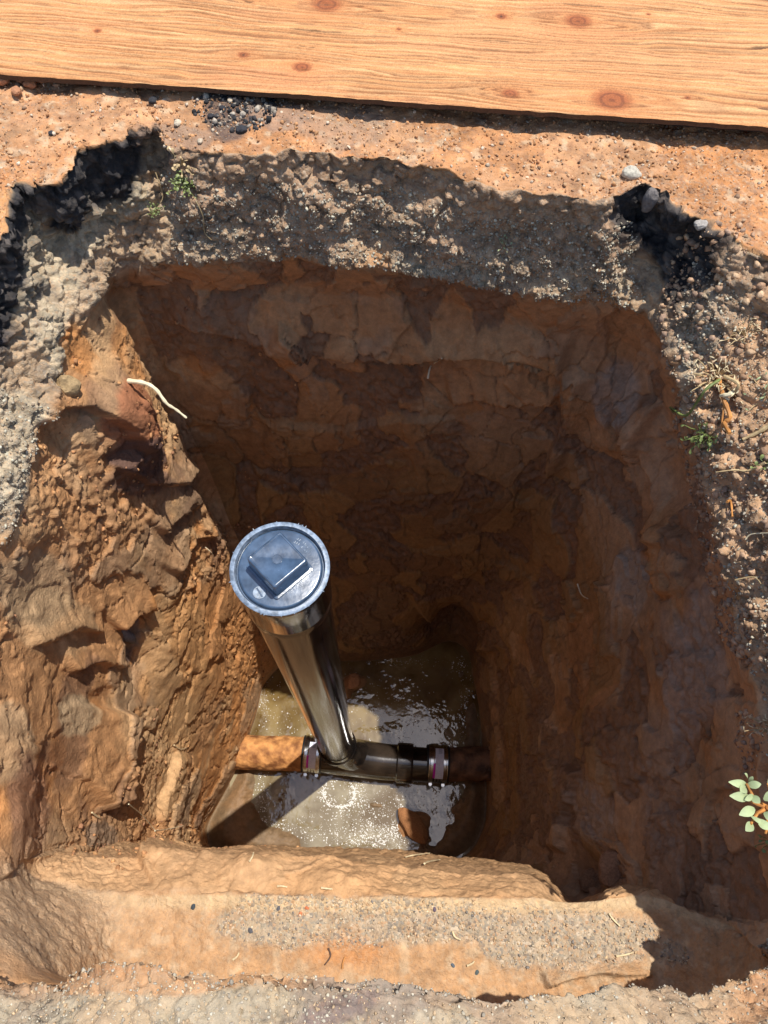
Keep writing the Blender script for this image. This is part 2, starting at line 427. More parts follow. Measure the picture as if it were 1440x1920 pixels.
# loose rubble on the right-hand and near-left shoulders
rub = np.clip(blob(1340, 560, 90, 150)+blob(1370, 850, 90, 260)+blob(1420, 1080, 60, 160)+blob(1390, 1400, 50, 60)+blob(40, 150, 80, 25), 0, 1)*(vv < 3)*(vv > -.5)
m1, m2, mid_ = worley(P*30+warp*1.5, 180)
D += rub*(1-m1*1.3)*.013*(mid_ > .3)+rub*fbm(P*40, 3, 185)*.008
# ---- marked features of this pit: (polyline on the wall, depth step): the side named stands proud
def step(pts, amp, wid, sd, noise=7):
    global D
    d, s, t = polyd(pts); d = d+fbm(P*30, 2, 200)*noise
    env = sst(t, 0.0, .08)*(1-sst(t, .92, 1.0))
    prof = np.where(s*sd > 0, np.exp(-(np.abs(d)/wid)**1.5), np.where(np.abs(d) < 5, 1-np.abs(d)/5, 0))
    D += amp*prof*env*(vv > .9)*(vv < 8)
def dent(x, y, rx, ry, amp, ang=0, v0=.9, v1=8.2):
    global D
    D += amp*blob(x, y, rx, ry, ang)*(vv > v0)*(vv < v1)
dent(135, 850, 58, 95, -.018, -20)                        # smooth bucket scoop, upper left
step([(75, 800), (100, 765), (150, 760), (200, 800), (235, 850)], .028, 45, -1)
dent(215, 760, 50, 70, .045); dent(255, 840, 40, 50, .03)
step([(200, 870), (270, 905), (330, 900), (360, 880)], .020, 40, -1)
step([(290, 1000), (330, 960), (370, 940)], .018, 40, -1)
dent(260, 1230, 30, 60, -.028, 10); step([(215, 1180), (245, 1150), (290, 1140)], .026, 35, -1)
step([(240, 1330), (225, 1400), (222, 1500), (190, 1520)], .035, 60, 1)

step([(255, 1610), (290, 1590), (300, 1500), (330, 1400)], .025, 40, 1)
step([(60, 1210), (110, 1190), (130, 1175), (190, 1185)], .02, 40, -1)
step([(320, 1080), (360, 1010), (400, 1000)], .02, 30, -1)
step([(130, 1260), (180, 1240), (230, 1250)], .018, 40, -1)
# far wall
step([(300, 590), (420, 610), (520, 640), (640, 650), (760, 660), (900, 650), (1010, 670), (1070, 690)], .035, 60, -1, 16)
step([(840, 750), (900, 735), (960, 742), (1050, 752)], .025, 35, -1)
step([(1055, 690), (1062, 770), (1035, 850), (1015, 880)], .03, 40, -1)
step([(490, 800), (560, 795), (640, 800), (760, 775), (860, 785)], .015, 40, 1, 5)
step([(520, 590), (570, 620), (590, 660)], .03, 40, 1)
dent(560, 900, 60, 40, -.02); dent(850, 1180, 45, 55, -.09); dent(440, 860, 60, 90, -.03)
dent(790, 870, 110, 120, .01); dent(1000, 930, 30, 50, -.02)
step([(800, 1175), (840, 1150), (890, 1165), (910, 1230)], .04, 40, -1)
# right wall
step([(1150, 700), (1200, 830), (1230, 960), (1210, 1020)], .03, 40, -1)
step([(1250, 750), (1210, 830), (1190, 870)], .03, 40, 1)
step([(1240, 980), (1225, 1040), (1240, 1120)], .02, 30, -1)
dent(1240, 900, 40, 110, -.03); dent(1110, 1420, 40, 160, .02); dent(1180, 1250, 40, 160, -.015)
step([(1050, 1600), (1060, 1520), (1090, 1440)], .03, 40, -1)
dent(1085, 1640, 50, 50, -.05); dent(1290, 1420, 40, 80, -.02)
# crumbled mass at the shelf and its lip
dent(470, 1625, 50, 22, .022, 0, 3.05); dent(640, 1650, 80, 20, .012, 0, 2.6)
step([(1020, 1850), (1060, 1835), (1120, 1822), (1230, 1830)], .02, 20, -1)
# floor relief: wet basin with shores and islands
puddle_pts = [(490, 1300), (520, 1262), (590, 1240), (700, 1236), (820, 1216), (868, 1236), (884, 1300), (880, 1420), (866, 1500), (838, 1560), (775, 1592), (690, 1602), (600, 1592), (560, 1570), (505, 1548), (478, 1500), (486, 1440), (480, 1360)]
sd_p = sdf(puddle_pts)+fbm(P*22, 4, 210)*18
fz = np.where(floor, -sst(sd_p, -26, 26)*.052+.026, 0)
isl = blob(665, 1278, 26, 16)+blob(648, 1300, 12, 14)
fz += floor*(isl*.06+blob(775, 1545, 38, 26, -25)*.058+blob(705, 1510, 26, 9, 8)*.03+blob(525, 1500, 9, 8)*.034+blob(532, 1488, 6, 5)*.03)
fz += floor*(w2*.010+fbm(P*40, 4, 215)*.005)
fz += floor*sst(PX, 830, 930)*.03+floor*(1-sst(PX, 380, 450))*.03
fl_up = sst(vv, 8.0, 8.12)
Pn = P+Nn*D[:, None]*np.where(floor, .0, 1.0)[:, None]
Pn[:, 2] += fz*fl_up
# join wall foot and floor
# jagged rim
jr = np.exp(-(vv/.9)**2)*np.where(out, np.exp(-np.abs(np.minimum(vv, 0))/.03), 1)
jx = fbm(P*np.array([18, 18, 3])+3, 5, 230)*.020+fbm(P*np.array([55, 55, 12]), 3, 232)*.007+asph*((hid-.5)*.014+(kid-.5)*.006)
dirc = cen-P; dirc[:, 2] = 0; dirc /= np.maximum(np.linalg.norm(dirc, axis=1), 1e-6)[:, None]
Pn += dirc*(jx*jr*(1-nearcol*.85))[:, None]

# ---- colours (the soil's own, plus some painted shade and bounced light)
RED = (.46, .235, .10); TAN = (.53, .33, .165); GREY = (.46, .37, .25); BRN = (.34, .215, .13)
PUR = (.11, .062, .050); ORG = (.52, .22, .065); DUST = (.50, .235, .098); BLK = (.032, .029, .030)
col = np.tile(np.array(RED), (len(P), 1)); wet = np.full(len(P), .25); grit = np.zeros(len(P))
nA = fbm(P*6+3, 4, 300); nB = fbm(P*15+5, 4, 310); nC = fbm(P*2.3+1, 3, 320)
col = mixc(col, TAN, sst(nA, -.1, .35)*.8); col = mixc(col, ORG, sst(nB+nC, .12, .5)*.7)
smear = sst(cid+nB*.3, .62, .72); col = mixc(col, (.36, .235, .14), smear*.65*(1-rough*.6)); wet += smear*.25
col = mixc(col, PUR, sst(fbm(P*7+8, 4, 330), .22, .42)*.45*(1-.6*farq)); col = mixc(col, PUR, crk*.3)
stc = fbm(streakc*1.3, 3, 335); col = col*(1+.22*stc[:, None]*clay[:, None])
deep = sst(-P[:, 2], .45, .9)                                    # recess shade painted in as darker brown lower down the far wall, also wetter
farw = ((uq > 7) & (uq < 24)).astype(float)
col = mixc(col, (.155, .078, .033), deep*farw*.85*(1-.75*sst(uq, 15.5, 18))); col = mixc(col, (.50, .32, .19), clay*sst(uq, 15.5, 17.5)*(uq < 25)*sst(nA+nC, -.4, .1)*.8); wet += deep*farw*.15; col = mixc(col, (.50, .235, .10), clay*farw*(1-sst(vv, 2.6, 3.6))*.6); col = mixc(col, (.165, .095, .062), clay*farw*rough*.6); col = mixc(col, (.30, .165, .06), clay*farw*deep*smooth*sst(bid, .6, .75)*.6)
# marked patches
def patch(x, y, rx, ry, c, k=.9, ang=0, v0=-9, v1=9, n=.9):
    global col
    m = sst(blob(x, y, rx, ry, ang)+nB*.35*n, .30, .50)*k*(vv > v0)*(vv < v1); col = mixc(col, c, m); return m
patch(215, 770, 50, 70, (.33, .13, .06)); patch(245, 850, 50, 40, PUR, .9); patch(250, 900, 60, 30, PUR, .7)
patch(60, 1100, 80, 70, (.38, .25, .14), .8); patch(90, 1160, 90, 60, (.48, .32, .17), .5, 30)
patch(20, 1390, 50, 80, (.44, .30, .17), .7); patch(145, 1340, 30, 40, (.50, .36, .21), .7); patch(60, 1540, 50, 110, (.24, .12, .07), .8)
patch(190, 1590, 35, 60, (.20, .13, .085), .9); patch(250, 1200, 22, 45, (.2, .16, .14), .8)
patch(400, 1200, 90, 120, ORG, .6); patch(330, 1260, 60, 160, (.5, .28, .12), .6); patch(430, 1100, 40, 60, (.55, .27, .11), .5)
patch(1180, 1090, 30, 60, (.38, .30, .23), .8); patch(1110, 1520, 40, 60, (.42, .31, .23), .8); patch(1240, 1500, 40, 200, (.36, .24, .16), .7)
patch(1300, 1250, 60, 130, (.40, .28, .2), .8); patch(1160, 740, 50, 60, (.38, .29, .22), .8)
# gravel & brown base course
top = sst(vv, 0, .1)*(1-sst(vv+nB*.5, 1.25, 1.55))
gm = (sst(vv, 0.0, .05)*(1-sst(vv+nB*.35+w2*.2, 1.90, 2.10)))*(1-nearcol)
col = mixc(col, GREY, gm); col = mixc(col, (.44, .27, .15), gm*sst(fbm(P*12+4, 4, 348)+.25*(uq > 5), .0, .35)*.6); col = mixc(col, (.26, .17, .11), gm*sst(fbm(P*24+8, 3, 349), .12, .35)*.5); col = mixc(col, BRN, np.clip(top*gm*(1-nearcol)*sst((uq > 8.5)*1., 0, 1), 0, 1)*.85)
farb = ((uq > 8.4) & (uq < 15.6)).astype(float); col = mixc(col, (.40, .25, .15), gm*farb*sst(fbm(P*9, 3, 340)+(1.62-vv)*.7, -.2, .25)*.9)  # brown base course, carried lower as a painted stand-in for warm bounced light
rs = ((uq >= 18.2) & (uq < 25)).astype(float); col = mixc(col, (.50, .30, .165), gm*rs*.95)
wet *= (1-gm); grit = np.maximum(grit, gm*.40*(1-rs*.5))
col = np.where((gm > .5)[:, None], col*(1+(hid[:, None]-.5)*.5), col)
am = sst(asph+nB*.3, .35, .6)*sst(vv, -.02, .06)*(1-sst(vv+nB*.5+w2*.6, .95, 1.3)+sst(uq, 13, 14)*(uq < 19)*(1-sst(vv+nB*.5+w2*.6, 1.3, 1.6))*sst(vv+nB*.5+w2*.6, .95, 1.3)); col = mixc(col, BLK, am); col = mixc(col, (.17, .14, .12), am*sst(fbm(P*45, 3, 347), .08, .3)*.6); grit *= (1-am*.9)
lm = sst(fbm(P*8+2, 3, 345)-.004*(PX+PY*.0)+.25, 0, .25)*(PX < 130)*(PY > 440)*(PY < 760)*(vv > .1)*(vv < 2.2); col = mixc(col, (.05, .042, .045), np.clip(lm*blob(10, 560, 60, 150)*1.6, 0, 1))
# ground surface
dm = out.astype(float); col = mixc(col, DUST, dm); col = np.where(out[:, None], col*(1+.35*nB[:, None]), col)
col = mixc(col, (.56, .24, .085), dm*sst(nA, .0, .4)*.6); col = mixc(col, (.50, .33, .20), dm*sst(-nA, .05, .35)*.3)
grit = np.where(out, .10+.22*k3, grit); fn = fbm(P*38, 4, 350); col = np.where(out[:, None], col*(1+.32*fn[:, None]), col); col = mixc(col, (.30, .15, .08), dm*sst(fbm(P*90, 2, 351), .2, .5)*.6); col = mixc(col, (.60, .44, .28), dm*sst(fbm(P*75+4, 2, 352), .3, .55)*.6); wet = np.where(out, .05, wet); wet = wet*(1-np.clip(am, 0, 1))
patch(430, 215, 50, 60, (.06, .05, .05), .8, 0, -.9, .2); patch(520, 215, 60, 30, (.22, .17, .14), .6, 0, -.9, 0); patch(640, 230, 80, 40, (.30, .21, .15), .5, 0, -.9, 0)
patch(330, 260, 70, 25, (.30, .2, .14), .7, 0, -.9, .5); patch(30, 390, 60, 40, (.60, .30, .12), .7, 0, -.9, 0)
# near lip: grey fines
nl = sst(PY+nA*60, 1790, 1850)*((vv < .9) & (uq > 20))*1.0*(1-sst(PX, 1250, 1420)*.8); col = mixc(col, (.42, .35, .245), nl*.95); col = mixc(col, (.22, .155, .13), nl*sst(fbm(P*13+6, 4, 353), .08, .3)*.55); col = mixc(col, (.50, .32, .17), nl*sst(fbm(P*8+1, 4, 354), .1, .35)*.5); grit = np.where(nl > .3, .16, grit)
patch(640, 1890, 90, 30, (.2, .14, .13), .6, -20, -2, 1); patch(250, 1835, 220, 25, (.50, .28, .14), .8, 0, -2, 1)
# shelf: packed gravel in tan dirt
col = mixc(col, (.50, .285, .14), shelf); gs = shelf*sst(blob(640, 1730, 260, 55)+blob(1080, 1760, 180, 60)*.9+nB*.5, .25, .6)
col = mixc(col, (.40, .345, .26), gs*.7); grit = np.maximum(grit, gs*.5+shelf*.15); wet *= (1-shelf)
col = mixc(col, (.36, .22, .12), shelf*sst(fbm(P*34, 4, 355), .1, .4)*.5); col = mixc(col, (.56, .42, .27), shelf*sst(fbm(P*60, 3, 356), .15, .4)*.5); col = mixc(col, (.50, .22, .08), np.clip(blob(650, 1785, 70, 25)*1.2, 0, .7)*shelf)
edge_m = shelf*sst(vv, 2.8, 2.9)*.8; col = mixc(col, (.62, .44, .25), edge_m*(1-sst(vv, 2.97, 3.02)))
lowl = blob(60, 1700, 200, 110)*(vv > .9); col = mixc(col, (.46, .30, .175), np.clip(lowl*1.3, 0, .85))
col = mixc(col, (.52, .31, .155), frontw*.8)
# floor mud
mud = floor*1.0; col = mixc(col, (.15, .10, .055), mud*.9); col = mixc(col, (.28, .15, .065), mud*sst(nB, .0, .4)*.5)
col = mixc(col, (.40, .19, .08), floor*np.clip(isl+blob(775, 1545, 40, 28, -25), 0, 1)); wet = np.where(floor, .65, wet)
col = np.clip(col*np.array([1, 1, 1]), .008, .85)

me = bpy.data.meshes.new('ground')
idx = np.arange(NR*NU).reshape(NR, NU)
a = idx[:-1]; b = idx[1:]
quads = np.stack([a, b, np.roll(b, -1, 1), np.roll(a, -1, 1)], -1).reshape(-1, 4)
if SGN < 0: pass
e1 = Pn[quads[:, 1]]-Pn[quads[:, 0]]; e2 = Pn[quads[:, 3]]-Pn[quads[:, 0]]
if np.median(np.cross(e1, e2)[:, 2]) < 0: quads = quads[:, ::-1]
me.vertices.add(len(Pn)); me.vertices.foreach_set('co', Pn.astype(np.float32).ravel())
me.loops.add(quads.size); me.loops.foreach_set('vertex_index', quads.astype(np.int32).ravel())
me.polygons.add(len(quads)); me.polygons.foreach_set('loop_start', (np.arange(len(quads))*4).astype(np.int32))
me.update(calc_edges=True); me.shade_smooth()
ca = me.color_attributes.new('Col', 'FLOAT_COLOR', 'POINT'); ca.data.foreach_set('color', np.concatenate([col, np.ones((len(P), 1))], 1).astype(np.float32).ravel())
for nm, arr in (('grit', grit), ('wet', wet)):
    t_ = me.attributes.new(nm, 'FLOAT', 'POINT'); t_.data.foreach_set('value', np.clip(arr, 0, 1).astype(np.float32))
me.materials.append(EARTH)
ground = bpy.data.objects.new('ground', me); C.objects.link(ground); tag(ground, 'bare reddish earth with a deep square pit dug through it', 'ground', kind='structure')

# where on the displaced surface is the point seen at a pixel
QX, QY, QD = proj(Pn); FN = normals(Pn)*SGN
VIS = (QX > -150) & (QX < 1600) & (QY > -150) & (QY < 2070) & (QD > .1)
VI = np.nonzero(VIS)[0]
def at(px, py, r=5):
    m = VI[(np.abs(QX[VI]-px) < r) & (np.abs(QY[VI]-py) < r)]
    if len(m) == 0: return at(px, py, r*2) if r < 100 else (Vector(W(px, py, 0)), Vector((0, 0, 1)))
    dd = QD[m]; i = m[np.argmin(dd)]
    return Vector(Pn[i]), Vector(FN[i]).normalized()

# ------------------------------------------------------------------ water
ZW = ZF+.002
def water():
    m, t, b = mat('muddy_water'); L = t.links.new; N = t.nodes.new; tc = N('ShaderNodeTexCoord')
    n = N('ShaderNodeTexNoise'); n.inputs['Scale'].default_value = 7; n.inputs['Detail'].default_value = 6; n.inputs['Distortion'].default_value = .8; L(tc.outputs['Object'], n.inputs['Vector'])
    cr = N('ShaderNodeValToRGB'); cr.color_ramp.elements[0].position = .36; cr.color_ramp.elements[0].color = (.12, .080, .030, 1)
    cr.color_ramp.elements[1].position = .62; cr.color_ramp.elements[1].color = (.29, .25, .165, 1); L(n.outputs[0], cr.inputs[0])
    sp = N('ShaderNodeSeparateXYZ'); L(tc.outputs['Object'], sp.inputs[0]); my = N('ShaderNodeMapRange'); my.inputs[1].default_value = .22; my.inputs[2].default_value = .50; L(sp.outputs[1], my.inputs[0])
    am_ = N('ShaderNodeMath'); am_.operation = 'MULTIPLY_ADD'; am_.inputs[1].default_value = .5; L(n.outputs[0], am_.inputs[0]); L(my.outputs[0], am_.inputs[2]); sb = N('ShaderNodeMath'); sb.operation = 'SUBTRACT'; sb.inputs[1].default_value = .25; sb.use_clamp = True; L(am_.outputs[0], sb.inputs[0])
    mw = N('ShaderNodeMix'); mw.data_type = 'RGBA'; mw.blend_type = 'MULTIPLY'; mw.inputs[7].default_value = (.80, .66, .40, 1); L(sb.outputs[0], mw.inputs[0]); L(cr.outputs[0], mw.inputs[6]); L(mw.outputs[2], b.inputs['Base Color'])
    b.inputs['Roughness'].default_value = .07; b.inputs['IOR'].default_value = 1.6
    b.inputs['Coat Weight'].default_value = 1; b.inputs['Coat Roughness'].default_value = .05; b.inputs['Coat IOR'].default_value = 1.5
    n2 = N('ShaderNodeTexNoise'); n2.inputs['Scale'].default_value = 45; n2.inputs['Detail'].default_value = 2; L(tc.outputs['Object'], n2.inputs['Vector'])
    bp = N('ShaderNodeBump'); bp.inputs['Strength'].default_value = 1.0; bp.inputs['Distance'].default_value = .0022
    n3 = N('ShaderNodeTexNoise'); n3.inputs['Scale'].default_value = 9; n3.inputs['Detail'].default_value = 3; L(tc.outputs['Object'], n3.inputs['Vector']); m3 = N('ShaderNodeMapRange'); m3.inputs[1].default_value = .48; m3.inputs[2].default_value = .62; m3.inputs[3].default_value = .10; m3.inputs[4].default_value = .95; L(n3.outputs[0], m3.inputs[0])
    h3 = N('ShaderNodeMath'); h3.operation = 'MULTIPLY'; L(n2.outputs[0], h3.inputs[0]); L(m3.outputs[0], h3.inputs[1]); L(h3.outputs[0], bp.inputs['Height']); L(bp.outputs[0], b.inputs['Normal']); L(bp.outputs[0], b.inputs['Coat Normal'])
    mb = MB(); pts = [W(x, y, ZW) for x, y in [(440, 1230), (560, 1205), (800, 1185), (900, 1190), (905, 1330), (900, 1480), (880, 1600), (800, 1640), (560, 1640), (440, 1580), (425, 1400)]]
    mb.add(pts, [tuple(range(len(pts)))[::-1]])
    o = mb.build('water', m, smooth=False); tag(o, 'murky brown puddle on the pit floor around the pipe', 'puddle', kind='structure')
water()

# ------------------------------------------------------------------ plastic, steel, rust
ABS = simple('black_plastic', (.010, .009, .009), .11, ior=1.62, nscale=14, nvar=.5, bump=.22, bscale=150, coat=.35, rvar=.08, col2=(.035, .025, .018), bdist=.0006)
ABS_SKY = simple('sky_tinted_black_plastic', (.045, .078, .132), .24, ior=1.8, nscale=60, nvar=.35, bump=.25, bscale=220, coat=.5, rvar=.10, bdist=.0006)  # blue sky reflection painted into the black plastic's base colour
ABSR = simple('sawn_plastic_rim', (.19, .24, .31), .42, ior=1.6, nscale=160, nvar=.4, bump=.7, bscale=400, rvar=.1, bdist=.0008)
RUB = simple('black_rubber', (.014, .014, .015), .45, nscale=40, bump=.2)
STEEL = simple('bright_steel', (.62, .62, .60), .22, metal=1, nscale=70, nvar=.15, bump=.1, bscale=90)
LAB = simple('white_paper_label', (.66, .66, .78), .5, nscale=200, nvar=.08, bump=.1)
MAG = simple('magenta_ink', (.60, .015, .42), .5, nscale=200, nvar=.05, bump=0)
INK = simple('grey_ink', (.16, .16, .22), .6, nscale=200, nvar=.1, bump=0)
RUST = simple('rusty_pipe_wall', (.36, .13, .035), .8, nscale=34, nvar=.45, bump=1.0, bscale=60, rvar=.1, col2=(.60, .28, .09), bdist=.006)
MUDP = simple('mud_coated_pipe_wall', (.12, .06, .035), .7, nscale=30, nvar=.4, bump=1.0, bscale=60, col2=(.24, .12, .06), bdist=.006)

R0 = .057; R1 = .0635
ztop = H-.878
capc = Vector(W(524.5, 1064, ztop))
zc = -1.937                                    # axis of the buried line
base_c = Vector(W(634, 1404, zc+.02))
axis = (capc-base_c).normalized()
cp = empty('cleanout_pipe', base_c, 'tall glossy black plastic cleanout riser with square-headed plug rising from the puddle', 'pipe')
def at_axis(h): return base_c+axis*h
LEN = (capc-base_c).length
mb = MB()
prof = [(R0, .03)]
n = 90
for i in range(1, n+1): prof.append((R0*(1+.0), .03+(LEN-.13)*i/n))
mb.lathe(prof, base_c, axis, 96); riser = mb.build('riser', ABS, cp)
mb = MB(); h = LEN
mb.lathe([(R0, h-.128), (R0+.003, h-.125), (R0+.0034, h-.105), (R0+.0022, h-.100), (R0+.004, h-.095), (R0+.0058, h-.012), (R1, h-.008), (R1, h-.001)], base_c, axis, 96)
collar = mb.build('collar', ABS, cp)
mb = MB(); mb.lathe([(R1, h-.001), (R1-.0006, h), (R1*.905, h), (R1*.895, h-.002), (R1*.885, h-.010)], base_c, axis, 128)  # with burrs left round the sawn edge
for k in range(17):
    a = random.uniform(0, 6.283); u = axis.orthogonal().normalized(); w = axis.cross(u); dr = u*math.cos(a)+w*math.sin(a)
    p = at_axis(h-.0005)+dr*R1*.995; mb.tube([p, p+dr*random.uniform(.001, .003)+axis*random.uniform(0, .001)], [.0009, .0003], 5)
mb.build('collar_rim', ABSR, cp, sharp=60)
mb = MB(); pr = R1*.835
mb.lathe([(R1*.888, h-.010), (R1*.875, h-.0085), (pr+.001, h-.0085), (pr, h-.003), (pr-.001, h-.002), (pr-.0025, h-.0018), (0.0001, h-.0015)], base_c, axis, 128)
plug = mb.build('plug', ABS_SKY, cp, sharp=40)
# square head
X = Vector((1, 0, 0)); X = (X-axis*X.dot(axis)).normalized(); Y = axis.cross(X)
def rsq(half, r, hh, ang, n=6):
    P_ = []
    for q in range(4):
        for k in range(n+1):
            a = math.pi/2*q+math.pi/2*k/n
            cx, cy = (half-r)*(1 if q in (0, 3) else -1), (half-r)*(1 if q in (0, 1) else -1)
            x, y = cx+r*math.cos(a), cy+r*math.sin(a); c, s = math.cos(ang), math.sin(ang)
            P_.append(at_axis(hh)+X*(x*c-y*s)+Y*(x*s+y*c))
    return P_
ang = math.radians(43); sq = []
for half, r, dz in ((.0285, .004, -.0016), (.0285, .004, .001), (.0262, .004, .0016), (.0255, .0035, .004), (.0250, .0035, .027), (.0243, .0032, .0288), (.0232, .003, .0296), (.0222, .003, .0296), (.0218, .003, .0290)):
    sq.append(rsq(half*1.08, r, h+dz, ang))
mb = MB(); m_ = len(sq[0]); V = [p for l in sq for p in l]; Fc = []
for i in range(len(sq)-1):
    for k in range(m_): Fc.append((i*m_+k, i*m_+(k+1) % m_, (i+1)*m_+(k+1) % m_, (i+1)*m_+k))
Fc.append(tuple((len(sq)-1)*m_+k for k in range(m_))); mb.add(V, Fc); head = mb.build('square_head', ABS_SKY, plug, sharp=50)
mb = MB(); mb.lathe([(.0065, h+.0290), (.0063, h+.0296), (.0058, h+.0296), (.0056, h+.0292), (.0001, h+.0292)], base_c, axis, 32); mb.build('moulding_mark', ABS_SKY, head)
mb = MB()
lx, ly = -.0335*math.cos(.9)*1.12-.000, -.0335*math.sin(.9)*1.25
oc_ = at_axis(h-.0017)+X*lx+Y*ly
mb.lathe([(.0085, 0), (.0083, .0007), (.0001, .0007)], oc_, axis, 32); em = mb.build('emblem', ABSR, plug)
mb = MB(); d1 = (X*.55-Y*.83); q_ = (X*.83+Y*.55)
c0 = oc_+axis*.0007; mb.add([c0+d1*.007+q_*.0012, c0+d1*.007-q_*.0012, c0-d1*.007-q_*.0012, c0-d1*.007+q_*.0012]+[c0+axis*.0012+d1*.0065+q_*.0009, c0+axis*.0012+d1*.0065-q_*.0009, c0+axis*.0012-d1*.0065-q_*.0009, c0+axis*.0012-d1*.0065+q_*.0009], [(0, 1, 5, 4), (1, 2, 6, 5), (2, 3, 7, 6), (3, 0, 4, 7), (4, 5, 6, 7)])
mb.build('emblem_bar', ABS_SKY, plug, smooth=False)
mb = MB()                                    # worn, unreadable raised letters in an arc
for row, (rr, a0, a1, nn) in enumerate(((.045, 28, 66, 11), (.0395, 34, 64, 8))):
    for k in range(nn):
        if random.random() < .15: continue
        a = math.radians(a0+(a1-a0)*k/(nn-1)); p = at_axis(h-.0017)+X*rr*math.cos(a)+Y*rr*math.sin(a)
        tdir = -X*math.sin(a)+Y*math.cos(a); rdir = X*math.cos(a)+Y*math.sin(a)
        s1 = random.uniform(.0011, .0017)
        mb.tube([p-rdir*s1, p+rdir*s1], .0004, 5); mb.tube([p-rdir*s1*random.choice((-1, 1)), p-rdir*s1*.3+tdir*.0018], .0004, 5)
mb.build('raised_lettering', ABSR, plug)

# buried line: axis points
Lc = Vector(W(455, 1414, zc)); Jl = Vector(W(585, 1414, zc)); Jc = Vector(W(634, 1418, zc)); Jr = Vector(W(745, 1430, zc)); Rr = Vector(W(822, 1432, zc)); Re = Vector(W(985, 1432, zc))
ldir = (Jc-Jl).normalized(); rdir = (Rr-Jc).normalized()
# tee body
mb = MB(); Rt = R0+.0025
pts = [Jl-ldir*.02, Jl, Jc, Jc+rdir*.05, Jr-rdir*.05, Jr+rdir*.02]
mb.tube(pts, [R0, Rt, Rt+.002, Rt+.004, Rt+.001, Rt], 64, cap=False)
# swept branch up to the riser
sw = []; rads = []
for i in range(14):
    t = i/13; p0 = Jc+rdir*.15; p1 = Jc+rdir*.01+Vector((0, 0, .0)); p2 = at_axis(.13)
    p = p0*(1-t)**2+p1*2*t*(1-t)+p2*t*t; sw.append(p); rads.append(R0*.90+.006*t)
mb.tube(sw, rads, 64, cap=False); mb.build('sweep_tee', ABS, cp)
mb = MB(); mb.lathe([(R0, .055), (R0+.004, .05), (R0+.0085, .055), (R0+.009, .10), (R0+.0085, .106), (R0+.003, .108), (R0, .106)], base_c, axis, 96); mb.build('branch_hub', ABS, cp)
mb = MB(); mb.lathe([(Rt, -.005), (R0+.010, 0), (R0+.0105, .045), (R0+.009, .052), (R0, .053), (R0, .075)], Jr, rdir, 96); mb.build('outlet_hub', ABS, cp)
mb = MB(); Jr2 = Jr+rdir*.053; mb.lathe([(R0, 0), (R0, .10)], Jr2, rdir, 64); mb.build('stub', ABS, cp)
# old pipes
def old(name, a, b, m, label, rad):
    e = empty(name, a, label, 'pipe'); mb = MB(); a_, b_ = Vector(a), Vector(b); pts = []; rr = []
    d = (b_-a_).normalized(); V = []; Fc = []; n1, n2 = 90, 72; u = d.orthogonal().normalized(); w = d.cross(u)
    arr = np.array([[i/(n1-1), k/n2*2*math.pi] for i in range(n1) for k in range(n2)])
    base = np.array([(a_+(b_-a_)*q[0])+(u*math.cos(q[1])+w*math.sin(q[1]))*rad for q in arr]); nn = fbm(base*30, 4, 400)*.0035+fbm(base*90, 3, 410)*.0014
    V = [tuple(p+np.array((u*math.cos(q[1])+w*math.sin(q[1])))*x) for p, q, x in zip(base, arr, nn)]
    for i in range(n1-1):
        for k in range(n2): Fc.append((i*n2+k, i*n2+(k+1) % n2, (i+1)*n2+(k+1) % n2, (i+1)*n2+k))
    Fc.append(tuple((n1-1)*n2+k for k in range(n2)))
    mb.add(V, Fc); mb.build('pipe_barrel', m, e); return e
old('old_sewer_pipe', Lc-ldir*.14, Jl-ldir*.004, RUST, 'rusty orange old sewer pipe entering from the sunlit left wall', R0*1.02)
old('old_sewer_pipe', Re, Rr+rdir*.01, MUDP, 'dark mud-coated old sewer pipe running into the shaded right wall', R0*1.0)
